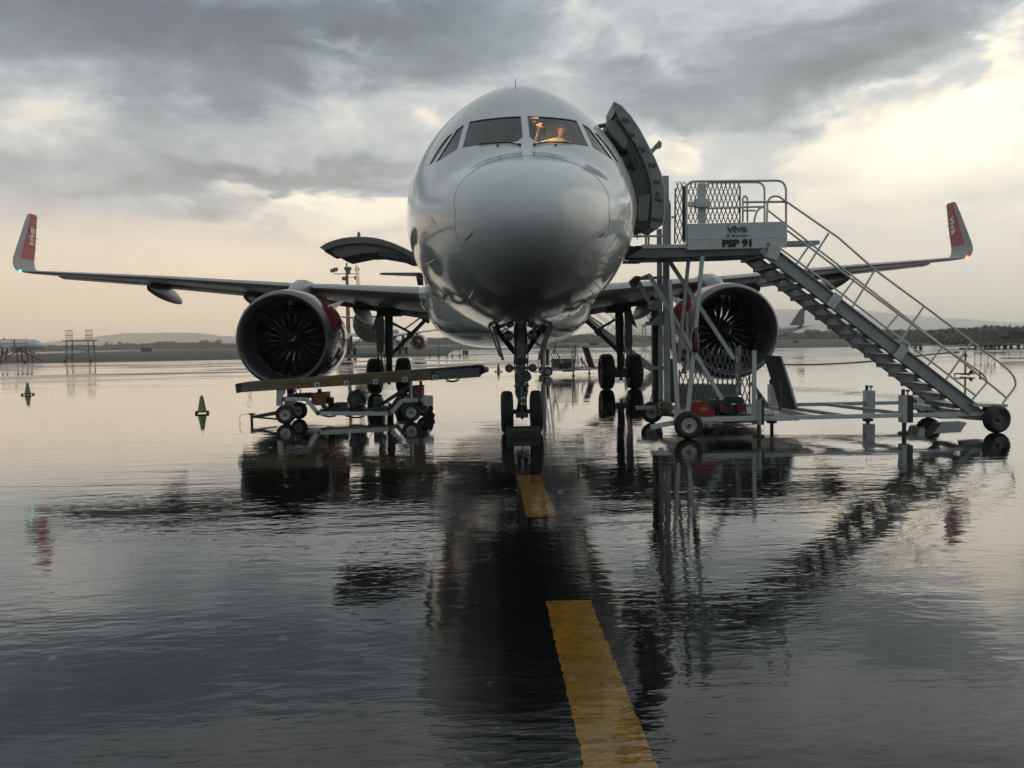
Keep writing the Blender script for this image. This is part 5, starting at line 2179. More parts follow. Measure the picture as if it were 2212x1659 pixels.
JC = q4(870, 1452, F + .15)
jc = thing('fuel_can', JC, 'bright red plastic fuel can on the stairs chassis behind the white-rimmed wheel', 'fuel can')
b = MB()
b.prism([q4(x, y, F + .02) for x, y in [(765, 1290), (795, 1262), (868, 1262), (930, 1308), (975, 1350), (980, 1452), (775, 1452), (762, 1400)]], (0, .26, 0))
b.build('can_body', mat('can_red', (.24, .012, .012), .35, var=.15, vscale=5, grime=.2), jc)
b = MB()
b.prism([q4(x, y, F + .1) for x, y in [(835, 1262), (860, 1250), (895, 1262), (915, 1300), (895, 1310), (870, 1285), (840, 1285)]], (0, .08, 0))
b.tube([q4(790, 1290, F + .12), q4(775, 1262, F + .12)], .035, 10)
b.build('handle', mat('can_red', (.24, .012, .012), .35, var=.15, vscale=5, grime=.2), jc)
b = MB()
b.box(q4(885, 1330, F + .015), (.13, .01, .05))
b.build('sticker', mat('faded_sticker', (.35, .12, .10), .5), jc)

HR = q4(528, 1372, F + .5)
hr = thing('hose_reel', HR, 'dull yellow round drum between the left stair wheel and the lift mast', 'drum')
b = MB()
c_ = q4(528, 1310, F + .4)
b.lathe(c_, (0, 1, 0), [(-.10, 0), (-.10, .09), (-.08, .105), (.08, .108), (.10, .095), (.10, 0)], 28)
b.build('drum', yellow_old, hr, smooth=40)
b = MB()
b.prism([q4(505, 1368, F + .27), q4(512, 1330, F + .27), q4(525, 1312, F + .27), q4(540, 1330, F + .27), q4(548, 1368, F + .27)], (0, .02, 0))
b.box(c_ - Vector((0, 0, .125)), (.22, .24, .04))
b.build('bracket', dark_steel, hr)

# second set of stairs, far behind, same make
ST2 = copy_tree(ST)
ST2.location = ST.location + Vector((-.45, 24.7, 0))
tag(ST2, 'second set of wheeled stairs standing beyond the nose gear and right main wheels', 'passenger stairs')


# ================================================================== BELT LOADER
cB = crop(880, 1080, .48825)
LF, LB = 17.35, 18.35


def ql(x, y, Y=LF):
    return at(*cB(x, y), Y)


BLD = thing('belt_loader', (-3.0, 17.9, 0), 'long yellow and grey conveyor belt loader parked in front of the left engine', 'belt loader')
b = MB()
b.prism([ql(140, 875), ql(1680, 772), ql(1680, 852), ql(140, 952)], (0, .06, 0))
side = b.build('side_panel', yellow_old, BLD)
b = MB()
b.prism([ql(140, 875, LB), ql(1680, 772, LB), ql(1680, 852, LB), ql(140, 952, LB)], (0, .06, 0))
b.build('side_panel', yellow_old, BLD)
b = MB()
b.prism([ql(140, 948, LF - .01), ql(440, 930, LF - .01), ql(440, 908, LF - .01), ql(140, 915, LF - .01)], (0, .05, 0))
b.prism([ql(1690, 780), ql(2070, 752), ql(2090, 800), ql(2068, 830), ql(1690, 852)], (0, LB - LF, 0))
b.each('grey_panel', mat('loader_grey', (.14, .15, .15), .4, grime=.4), BLD)
b = MB()
b.prism([ql(93, 886, LF - .01), ql(143, 878, LF - .01), ql(146, 952, LF - .01), ql(104, 960, LF - .01)], (0, LB - LF + .1, 0))
b.prism([ql(1672, 768, LF - .01), ql(1702, 768, LF - .01), ql(1702, 855, LF - .01), ql(1672, 858, LF - .01)], (0, .1, 0))
b.each('end_cap', dark_steel, BLD)
b = MB()
z_ = .012
b.prism([ql(110, 880, LF + .07), ql(1995, 742, LF + .07), ql(2080, 742, LF + .07), ql(2080, 752, LF + .07), ql(1995, 756, LF + .07), ql(110, 894, LF + .07)], (0, LB - LF - .14, 0))
b.prism([ql(1990, 750), ql(2020, 738), ql(2085, 740), ql(2105, 752), ql(2000, 762)], (0, LB - LF, 0))
b.build('belt', rubber, BLD)
b = MB()
b.tube([ql(2085, 780, LF), by(ql(2085, 780, LF), LB)], .066, 18)
b.build('end_roller', rubber, BLD, smooth=50)
b = MB()
b.lathe(ql(2105, 770, LF + .1), (1, 0, .1), [(0, .066), (.05, .062), (.085, .04), (.095, 0)], 16)
b.build('guard_lamp', mat('amber_glass', (.35, .28, .2), .15, coat=.5), BLD, smooth=50)
for x, y in ((755, 893), (993, 880), (1228, 866), (1465, 848), (1705, 833)):
    b = MB()
    b.box(ql(x, y, LF - .02), (.11, .04, .11))
    cl = b.build('clamp', stair_paint, BLD)
    b = MB()
    b.lathe(ql(x, y, LF - .04), (0, -1, 0), [(0, .022), (.015, .022), (.015, 0)], 10)
    b.build('bolt', dark_steel, cl)
for x0, y0, x1, y1, h in ((955, 838, 1065, 834, 6), (780, 852, 870, 846, 6), (740, 870, 850, 866, 8), (980, 856, 1170, 846, 8), (470, 885, 700, 870, 14), (1290, 832, 1400, 826, 18), (1100, 850, 1250, 842, 5)):
    b = MB()
    b.prism([ql(x0, y0, LF - .003), ql(x1, y1, LF - .003), ql(x1, y1 + h, LF - .003), ql(x0, y0 + h, LF - .003)], (0, .006, 0))
    b.build('worn_marking', mat('marking_brown', (.09, .065, .03), .6, grime=.6, vscale=14), side)
# hanging hose loop under the boom
b = MB()
b.tube([ql(1795, 846, LF + .1), ql(1800, 862, LF), ql(1850, 868, LF), ql(1890, 858, LF), ql(1908, 838, LF + .1)], .013, 6)
b.tube([ql(1800, 846, LF + .1), ql(1830, 860, LF + .02), ql(1870, 858, LF + .02), ql(1890, 840, LF + .1)], .011, 6)
b.tube([ql(592, 990, LF + .3), ql(583, 940, LF + .3), ql(600, 920, LF + .3), ql(625, 935, LF + .3), ql(618, 970, LF + .3)], .012, 6)
b.tube([ql(790, 1135, LF + .3), ql(850, 1150, LF + .3), ql(905, 1142, LF + .3)], .02, 6)
b.tube([ql(980, 1138, LF + .3), ql(1050, 1156, LF + .3), ql(1110, 1152, LF + .3), ql(1140, 1138, LF + .3)], .02, 6)
b.tube([ql(560, 1020, LF + .3), ql(640, 1050, LF + .3), ql(680, 1045, LF + .3)], .018, 6)
b.each('hose', black, BLD)
# chassis
for Y in (LF + .05, LB - .05):
    b = MB()
    pl = [(440, 1003), (670, 1008), (762, 1122), (1345, 1124), (1440, 1018), (1615, 1012)]
    for a_, c_ in zip(pl[:-1], pl[1:]):
        b.bar(ql(*a_, Y) if Y == LF + .05 else by(ql(*a_, LF), Y), ql(*c_, Y) if Y == LF + .05 else by(ql(*c_, LF), Y), .07, .08)
    b.build('chassis_rail', stair_paint, BLD)
b = MB()
for x, y in ((480, 1010), (760, 1122), (1340, 1122), (1580, 1014)):
    p = ql(x, y, LF)
    b.bar((p.x, LF, p.z), (p.x, LB, p.z), .06, .08)
b.box(ql(1060, 1112, 17.85), (1.3, .6, .03))
b.each('cross_member', dark_steel, BLD)
b = MB()
b.prism([ql(1612, 990, LF - .05), ql(1640, 984, LF - .05), ql(1685, 984, LF - .05), ql(1686, 1062, LF - .05), ql(1614, 1058, LF - .05)], (0, .3, 0))
b.build('bumper_box', stair_paint, BLD)
b = MB()
b.bar(ql(456, 932, LF + .1), ql(452, 1060, LF + .1), .12, .1, up=(0, 1, 0))
b.prism([ql(430, 930, LF + .03), ql(490, 928, LF + .03), ql(488, 960, LF + .03), ql(470, 975, LF + .03), ql(435, 965, LF + .03)], (0, .15, 0))
b.bar(ql(540, 925, LB - .2), ql(548, 1120, LB - .2), .13, .1, up=(0, 1, 0))
b.bar(ql(1515, 850, LF + .05), ql(1517, 1005, LF + .05), .045, .05, up=(0, 1, 0))
b.each('boom_support', stair_paint, BLD)
b = MB()
b.prism([ql(508, 928, LB - .4), ql(566, 924, LB - .4), ql(560, 960, LB - .4), ql(515, 965, LB - .4)], (0, .2, 0))
b.bar(ql(1500, 900, 17.9), ql(1260, 1060, 17.9), .08, .08)
b.bar(ql(1420, 980, 17.7), ql(1330, 1110, 17.7), .08, .08)
b.bar(ql(1590, 860, 17.6), ql(1592, 910, 17.6), .06, .06)
b.each('lift_arm', dark_steel, BLD)
b = MB()
b.prism([ql(1495, 905, LF + .1), ql(1605, 900, LF + .1), ql(1605, 1000, LF + .1), ql(1492, 1000, LF + .1)], (0, .5, 0))
b.build('tool_box', mat('box_red_brown', (.17, .04, .03), .5, var=.3, vscale=5, grime=.4), BLD)
b = MB()
b.prism([ql(712, 962, LF + .15), ql(825, 955, LF + .15), ql(828, 1048, LF + .15), ql(745, 1060, LF + .15), ql(706, 1035, LF + .15)], (0, .5, 0))
b.build('orange_tank', orange_box, BLD)
b = MB()
b.prism([ql(560, 965, LF + .3), ql(700, 958, LF + .3), ql(705, 985, LF + .3), ql(580, 1000, LF + .3)], (0, .3, 0))
b.tube([ql(775, 960, LF + .3), ql(775, 925, LF + .3)], .045, 10)
for k in range(5):
    b.tube([ql(848 + k * 9, 990 + 4 * (k % 2), LF + .4), ql(850 + k * 9, 1080, LF + .4)], .018, 6)
b.build('valve_block', black, BLD)
b = MB()
b.box(ql(950, 1066, 17.7), (.25, .3, .17))
b.build('battery_pack', black, BLD)
# engine: lobed lump with pulleys
b = MB()
rp_ = random.Random(5)
ce_ = ql(1078, 1012, 17.75)
pr = []
for k in range(30):
    a = 2 * math.pi * k / 30
    r_ = .205 * (1 + rp_.uniform(-.10, .08)) * (1 if math.sin(a) > -.4 else .95)
    pr.append(ce_ + Vector((math.cos(a) * r_ * .95, -.15, math.sin(a) * r_)))
b.prism(pr, (0, .4, 0))
for k in range(22):
    a = rp_.uniform(0, 6.28)
    r_ = rp_.uniform(.03, .20)
    b.tube([ce_ + Vector((math.cos(a) * r_, -.15, math.sin(a) * r_)), ce_ + Vector((math.cos(a + .8) * r_, -.19, math.sin(a + .8) * r_))], .010, 5)
b.box(ce_ + Vector((.02, 0, -.22)), (.30, .3, .14))
b.build('motor', dark_steel, BLD)
for dx_, dz_, r_ in ((-.04, .03, .075), (.11, -.06, .045)):
    b = MB()
    b.lathe(ce_ + Vector((dx_, -.16, dz_)), (0, -1, 0), [(0, r_), (.04, r_), (.04, r_ * .7), (.025, r_ * .6), (.025, 0)], 18)
    b.build('pulley', gear_grey, BLD)
b = MB()
b.box(ce_ + Vector((.44, 0, -.10)), (.17, .25, .30))
b.build('generator', dark_steel, BLD)
b = MB()
for k in range(9):
    x = ce_.x - .75 + k * .22
    b.tube([(x, 17.5, ce_.z - .20 + .05 * (k % 3)), (x + .12, 17.52, ce_.z - .05 - .04 * (k % 2)), (x + .2, 17.6, ce_.z - .22)], .012, 5)
b.each('hose', black, BLD)
w0 = ql(500, 1128, 17.3)
cart_wheel('wheel', (w0.x, 17.3, .20), .20, .15, BLD)
w1 = ql(600, 1100, 18.3)
cart_wheel('wheel', (w1.x, 18.4, .19), .19, .14, BLD, .3)
w2 = ql(1512, 1118, 17.2)
cart_wheel('wheel', (w2.x, 17.25, .20), .20, .15, BLD)
w3 = ql(1620, 1080, 18.3)
cart_wheel('wheel', (w3.x, 18.4, .19), .19, .14, BLD)
b = MB()
b.prism([ql(1440, 1060, LF + .25), ql(1490, 1015, LF + .25), ql(1640, 1015, LF + .25), ql(1640, 1090, LF + .25), ql(1440, 1090, LF + .25)], (0, .7, 0))
b.build('axle_housing', dark_steel, BLD)
b = MB()
p0, p1 = ql(235, 1150, 17.6), ql(430, 1122, 17.6)
b.bar(p0, p1, .05, .06)
b.bar(p0 + Vector((0, .02, 0)), p1 + Vector((.05, .25, .03)), .05, .05)
b.bar(p0, p1 + Vector((0, 0, -.12)), .04, .035)
b.tube([p0 + Vector((-.02, 0, .08)), p0 + Vector((-.02, 0, -.30))], .03, 8)
b.tube([p0 + Vector((-.08, 0, .06)), p0 + Vector((.06, 0, .06))], .018, 6)
b.tube([p0 + Vector((-.02, 0, -.22)), p0 + Vector((-.2, -.05, -.225))], .022, 6)
b.tube([p0 + Vector((-.08, 0, .07)), p0 + Vector((-.26, 0, .04)), p0 + Vector((-.28, 0, -.1)), p0 + Vector((-.2, 0, -.2))], .006, 5)
b.build('tow_bar', dark_steel, BLD)
ch = MB()
cp = ql(1662, 1165, 17.8)
ch.prism([(cp.x - .10, 17.65, 0), (cp.x + .09, 17.65, 0), (cp.x + .12, 17.65, .08), (cp.x + .06, 17.65, .15), (cp.x - .06, 17.65, .15), (cp.x - .12, 17.65, .07)], (0, .25, 0))
tag(ch.build('wheel_chock', rubber), 'black rubber chock behind the right wheel of the belt loader', 'wheel chock')
ch = MB()
ch.prism([(AX - .30, NY - .42, 0), (AX - .30, NY - .62, 0), (AX - .30, NY - .56, .17), (AX - .30, NY - .46, .17)], (.60, 0, 0))
nc = ch.build('nose_wheel_chock', rubber)
tag(nc, 'long black chock with a yellow strip lying across the nose wheels', 'wheel chock')
yc = MB()
yc.box((AX + .02, NY - .607, .105), (.47, .012, .035), Matrix.Rotation(R(18), 3, 'X'))
yc.build('reflective_strip', yellow_old, nc)


# ================================================================== CONES
CONE = None
for i, (gx_, gy_, lab) in enumerate([
        (-16.71, 30.64, 'lime traffic cone standing alone on the wet apron at the far left under the wingtip'),
        (-7.01, 20.53, 'larger looking lime traffic cone with dark collar, left of the belt loader tow bar'),
        (.64, 45.2, 'small distant lime cone between the belt loader end and the nose gear'),
        (-4.62, 19.2, 'lime cone half hidden behind the left wheel of the belt loader'),
        (6.0, 21.5, 'lime cone glimpsed through the lattice gate of the near stairs')]):
    if CONE is None:
        t = thing('traffic_cone', (0, 0, 0), lab, 'traffic cone', 'lime traffic cones on the apron')
        b = MB()
        b.prism([(-.16, -.16, .03), (.16, -.16, .03), (.16, .16, .03), (-.16, .16, .03)], (0, 0, .025))
        for sx in (-1, 1):
            for sy in (-1, 1):
                b.box((sx * .13, sy * .13, .016), (.06, .06, .032))
        b.build('cone_base', cone_dark, t)
        b = MB()
        b.lathe((0, 0, .055), (0, 0, 1), [(0, .105), (.02, .10), (.37, .034), (.385, .028), (.39, 0)], 22)
        b.build('cone_body', cone_lime, t, smooth=50)
        b = MB()
        b.lathe((0, 0, .055), (0, 0, 1), [(.205, .066), (.205, .069), (.33, .046), (.33, .042)], 22)
        b.build('cone_collar', cone_band, t, smooth=50)
        CONE = t
    else:
        t = copy_tree(CONE)
        tag(t, lab)
    t.location = (gx_, gy_, 0)
    t.rotation_euler = (0, 0, .3 * i)

# ================================================================== ROPE STANCHION
sp = gnd(2085, 812)
t = thing('rope_stanchion', (sp.x, sp.y, 0), 'rusty T-topped rope stanchion standing behind the foot of the near stairs', 'stanchion')
b = MB()
b.tube([(sp.x, sp.y, .08), (sp.x, sp.y, 1.02)], .035, 10)
b.build('post', rust, t)
b = MB()
b.box((sp.x, sp.y, 1.05), (.28, .10, .07))
b.box((sp.x - .18, sp.y, 1.05), (.10, .08, .06))
b.box((sp.x + .26, sp.y, 1.05), (.18, .05, .04))
b.box((sp.x, sp.y, .80), (.10, .08, .06))
b.build('head', dark_steel, t)
b = MB()
b.box((sp.x - .05, sp.y - .02, .09), (.80, .07, .05))
b.box((sp.x, sp.y, .06), (.06, .6, .05))
b.sphere((sp.x + .20, sp.y - .05, .15), .07, 10)
b.sphere((sp.x + .60, sp.y, .10), .06, 10)
b.tube([(sp.x + .6, sp.y, 0), (sp.x + .6, sp.y, .14)], .02, 6)
b.tube([(sp.x - .42, sp.y, 0), (sp.x - .42, sp.y, .1)], .02, 6)
b.build('base', dark_steel, t, smooth=40)
cR = [(1685, 787.5, 33.5), (1720, 788, 33), (1760, 787.5, 32.5), (1800, 786, 32), (1850, 783.3, 31.6), (1890, 780, 31.3), (1940, 773.5, 31), (1990, 768, 30.8), (2040, 763, 30.6), (2072, 760.8, 30.44)]
rp = [at(x, y, Y) for x, y, Y in cR]
tr = thing('barrier_rope', rp[4], 'sagging black and yellow twisted rope strung from the rusty stanchion behind the near stairs', 'rope')
pts = []
for a_, c_ in zip(rp[:-1], rp[1:]):
    for k in range(10):
        pts.append(a_.lerp(c_, k / 10))
pts.append(rp[-1])
for ph, m_ in ((0, rope_black), (math.pi, mat('rope_straw', (.28, .22, .09), .7))):
    b = MB()
    q_ = []
    for i in range(len(pts) * 3 - 2):
        p = pts[i // 3].lerp(pts[min(len(pts) - 1, i // 3 + 1)], (i % 3) / 3)
        q_.append(p + Vector((0, math.cos(i * .9 + ph) * .018, math.sin(i * .9 + ph) * .018)))
    b.tube(q_, .020, 5)
    b.build('rope_strand', m_, tr)


# ================================================================== FAR AIRLINERS
def far_plane(name, label, loc, yaw, m_fin, m_belly, m_eng, gp='airliners parked far off'):
    t = thing(name, (0, 0, 0), label, 'airliner', gp)
    b = MB()
    n = 40
    rows = []
    for s in [0, .1, .3, .7, 1.2, 1.7, 2.1, 2.6, 3.1, 3.7, 4.4, 5.2, 6.2, 7.2, 10, 14, 18, 22, 24, 27, 30, 33, 36, 37.3]:
        rw = []
        for k in range(n):
            x, z = fpt(s, 2 * math.pi * k / n)
            rw.append((x, s - 17.6, 3.88 + z))
        rows.append(rw)
    b.grid(rows, True)
    nf = len(b.f)
    for i, f in enumerate(b.f):
        row, k = divmod(i, n)
        a = 2 * math.pi * (k + .5) / n
        if row > 14 and math.cos(a) < -.34 + .03 * (row - 18):
            b.mi[i] = 1
    b.cur = 0
    b.add(rows[-1], [tuple(range(n))])
    b.build('fuselage', [white_paint, m_belly], t, smooth=50)
    b = MB()
    b.lathe((0, 19.6, 3.88 + 1.3), (0, 1, 0), [(-.3, .20), (.12, .17), (.12, 0)], 16)
    b.build('tail_exhaust', black, t)
    b = MB()
    loft(b, [((0, 12.0, 5.6), (0, 6.0, 0), (.55, 0, 0)), ((0, 13.0, 6.5), (0, 5.4, 0), (.5, 0, 0)), ((0, 17.0, 11.6), (0, 2.0, 0), (.2, 0, 0))])
    b.build('tail_fin', m_fin, t, smooth=40, fix=True)
    for sg in (1, -1):
        b = MB()
        loft(b, [((sg * .4, 14.2, 5.0), (0, 4.0, 0), (0, 0, .42)), ((sg * 6.2, 17.2, 5.5), (0, 1.4, 0), (0, 0, .14))])
        b.build('tailplane', wing_grey, t, smooth=40, fix=True)
        b = MB()
        secs = []
        for x in (1.2, 6.4, 12, 17.0):
            s, c, z, t_ = wing_sec(x)
            secs.append(((sg * x, s - 17.6, z), (0, c, -c * .03), (0, 0, t_)))
        loft(b, secs)
        w = b.build('wing', wing_grey, t, smooth=40, fix=True)
        b = MB()
        loft(b, [((sg * 17.0, 2.75, 4.42), (0, 1.6, 0), (0, 0, .16)), ((sg * 17.6, 3.4, 4.8), (0, 1.5, 0), (-sg * .12, 0, .06)), ((sg * 17.9, 5.1, 6.8), (0, .7, 0), (-sg * .06, 0, 0))])
        b.build('winglet', m_fin, w, smooth=40)
        e0 = Vector((sg * 5.75, -6.2, 1.85))
        b = MB()
        b.lathe(e0, (0, 1, 0), [(0, 1.08), (.05, 1.15), (.3, 1.24), (1.3, 1.3), (2.4, 1.22), (3.3, 1.02), (3.3, .98), (2.2, .95), (.8, 1.0), (0, 1.08)], 32)
        e = b.build('engine', m_eng, t, smooth=50)
        b = MB()
        b.lathe(e0, (0, 1, 0), [(.7, 0), (.9, .25), (.95, .98), (1.2, .98), (1.25, .5), (3.3, .6), (4.2, .4), (4.9, 0)], 24)
        b.build('engine_core', duct_dark, e, smooth=40)
        b = MB()
        b.prism([e0 + Vector((-.15, 1, 1.2)), e0 + Vector((-.15, 2.2, 1.6)), e0 + Vector((-.15, 5.6, 1.3)), e0 + Vector((-.15, 4.0, .8))], (.3, 0, 0))
        b.build('pylon', wing_grey, e)
        b = MB()
        b.tube([(sg * 3.8, 0, .6), (sg * 3.8, 0, 2.9)], .17, 10)
        b.bar((sg * 3.7, 0, 1.2), (sg * 2.3, 0, 2.6), .15, .15)
        b.box((sg * 4.05, 0, 2.0), (.08, .7, 1.4))
        g = b.build('main_gear', gear_grey, t)
        for sx in (-.46, .46):
            b = MB()
            b.lathe((sg * 3.8 + sx, 0, .585), (1, 0, 0), [(-.2, 0), (-.2, .45), (-.14, .585), (.14, .585), (.2, .45), (.2, 0)], 20)
            b.build('wheel', rubber, g, smooth=50)
    b = MB()
    b.tube([(0, -12.6, .4), (0, -12.5, 2.0)], .14, 8)
    g = b.build('nose_gear', gear_grey, t)
    for sx in (-.26, .26):
        b = MB()
        b.lathe((sx, -12.6, .38), (1, 0, 0), [(-.1, 0), (-.1, .38), (.1, .38), (.1, 0)], 18)
        b.build('wheel', rubber, g, smooth=50)
    for k in range(2, 30):
        if k % 3 == 0:
            continue
    b = MB()
    rowsw = []
    for sg in (1, -1):
        for k in range(30):
            y = -10.5 + k * .82
            x, z = fpt(y + 17.6, R(74) * sg)
            b.box((x * 1.003, y, 3.88 + z), (.03, .24, .34))
    tag(b.build('cabin_windows', black, t), kind='stuff')
    t.location = loc
    t.rotation_euler = (0, 0, yaw)
    return t


far_plane('airliner', 'white airliner with green tail end facing away, seen behind the left main gear', (-16.2, 124, 0), R(180), red_paint, green_paint, red_paint)
far_plane('airliner', 'pale airliner side-on at the far left edge beyond the grass', (-193, 335, 0), R(98), navy, white_paint, white_paint)
far_plane('airliner', 'airliner of which only a navy tail shows right of the grounded right engine', (97, 292, 0), R(-75), navy, white_paint, white_paint)

# ================================================================== LIGHT MAST, TOWER, SIGNS
mp_ = (at(752, 690, 200).x, 200, 0)
t = thing('floodlight_mast', mp_, 'tall brown floodlight mast with a crown of lamps behind the left wing', 'light mast')
mtop = at(749, 583, 200)
b = MB()
b.tube([(mp_[0], 200, 0), (mp_[0], 200, mtop.z - 1)], .62, 12, .34)
b.build('pole', brown_pole, t, smooth=50)
b = MB()
b.tube([(mp_[0], 200, mtop.z - 1), (mp_[0], 200, mtop.z + 1.6)], .2, 8)
b.bar((mp_[0] - 3.1, 200, mtop.z - .9), (mp_[0] + 3.1, 200, mtop.z - 1.0), .18, .18)
b.bar((mp_[0] - 1.2, 200, mtop.z - 1.8), (mp_[0] + 2.4, 200, mtop.z - 1.8), .12, .12)
b.tube([(mp_[0], 200, mtop.z + 1.6), (mp_[0], 200, mtop.z + 2.6)], .04, 5)
b.build('lamp_ring', dark_steel, t)
for x, z in ((-2.6, .15), (-3.3, -.1), (0, .3), (.6, .3), (2.5, .1), (-.6, -2.0), (2.3, -1.9), (.3, -.6)):
    b = MB()
    c_ = Vector((mp_[0] + x, 199.8, mtop.z + z))
    b.box(c_, (1.05, .5, .72), Matrix.Rotation(R(12), 3, 'X'))
    b.box(c_ + Vector((0, -.1, -.42)), (.7, .4, .2))
    b.build('floodlight', dark_steel, t)

tp = at(1391, 725, 470)
t = thing('lattice_tower', (tp.x, 470, 0), 'small lattice radio tower on the horizon left of the near stairs', 'tower')
zt_ = at(1391, 701, 470).z
b = MB()
for sx, sy in ((-1, -1), (1, -1), (1, 1), (-1, 1)):
    b.tube([(tp.x + sx * 1.6, 470 + sy * 1.6, 0), (tp.x + sx * .6, 470 + sy * .6, zt_ - 1)], .13, 5)
for k in range(5):
    f0, f1 = k / 5, (k + 1) / 5
    for s_ in (-1, 1):
        w0_, w1_ = 1.6 - f0, 1.6 - f1
        b.tube([(tp.x - s_ * w0_, 468.6, f0 * (zt_ - 1)), (tp.x + s_ * w1_, 468.9, f1 * (zt_ - 1))], .08, 4)
b.build('lattice', dark_steel, t)
b = MB()
b.box((tp.x, 470, zt_ - .6), (2.2, 2.0, 1.2))
for z, w_ in ((zt_ - 3.2, 5.4), (zt_ - 5.0, 6.2), (zt_ - 6.4, 4.4)):
    b.bar((tp.x - w_ / 2, 470, z), (tp.x + w_ / 2, 470, z), .14, .14)
b.build('antenna_array', dark_steel, t)
rb_ = at(1372, 725, 440)
b = MB()
b.box((rb_.x, 440, rb_.z / 2 + 1.2), (1.7, 1.2, 1.4))
b.tube([(rb_.x, 440, 0), (rb_.x, 440, rb_.z / 2 + .8)], .2, 6)
tag(b.build('marker_box', mat('marker_red', (.55, .05, .03), .5)), 'small red box above the scrub left of the lattice tower', 'marker box')


def sign_board(px, py, Y, w_, h_, label, body=None, dark_=True):
    c_ = at(px, py, Y)
    t = thing('runway_sign', (c_.x, Y, 0), label, 'runway sign')
    b = MB()
    zc_ = max(h_ / 2 + .12, .3)
    b.box((c_.x, Y, zc_), (w_, .12, h_))
    bd = b.build('panel', black if dark_ else gear_grey, t)
    b = MB()
    for s_ in (-1, 1):
        b.box((c_.x + s_ * w_ * .38, Y, (zc_ - h_ / 2) / 2), (.05, .05, zc_ - h_ / 2))
    b.build('leg', dark_steel, t)
    if body:
        mt = Matrix.Translation(Vector((c_.x, Y - .064, zc_))) @ Matrix.Rotation(R(90), 4, 'X')
        text('lettering', body, h_ * .85, mt, mat('dim_yellow', (.22, .20, .10), .5), bd, offset=.012, width=w_ * .68)
    return t


sign_board(1005.5, 762, 104, .72, .50, 'black taxiway sign with yellow characters on the strip beyond the nose gear', 'A7')
sign_board(316, 757, 330, 4.2, 1.6, 'low dark box sign in the grass at the far left, right of the maintenance stand')
sign_board(1719, 742, 200, 1.3, .6, 'low dark sign on the grass right of the grounded right engine')
sign_board(1283, 741, 260, 2.8, .7, 'low dark marker on the grass left of the right main gear')


# pipe frames on the far side of the apron
def pipe_frame(px, py, h_, w_, label):
    g = gnd(px, py)
    t = thing('pipe_frame', (g.x, g.y, 0), label, 'pipe frame', 'pipe frames beyond the apron')
    b = MB()
    for s_ in (-1, 1):
        b.tube([(g.x + s_ * w_ / 2, g.y, .1), (g.x + s_ * w_ / 2, g.y, h_)], .035, 6)
    b.tube([(g.x - w_ / 2, g.y, h_), (g.x + w_ / 2, g.y, h_)], .03, 6)
    b.tube([(g.x - w_ / 2, g.y, h_ * .5), (g.x + w_ / 2, g.y, h_ * .5)], .025, 6)
    b.build('frame', gear_grey, t)
    b = MB()
    for s_ in (-1, 1):
        b.sphere((g.x + s_ * w_ / 2, g.y, .11), .12, 8, (1, .6, 1))
    b.build('foot', rubber, t)


pipe_frame(938, 771, .75, 1.0, 'lowest pipe frame, nearest the far red engine')
pipe_frame(957, 771, 2.1, .9, 'tallest pipe frame of the row beyond the belt loader')
pipe_frame(985, 770.5, 1.3, .85, 'pipe frame directly left of the black taxiway sign')


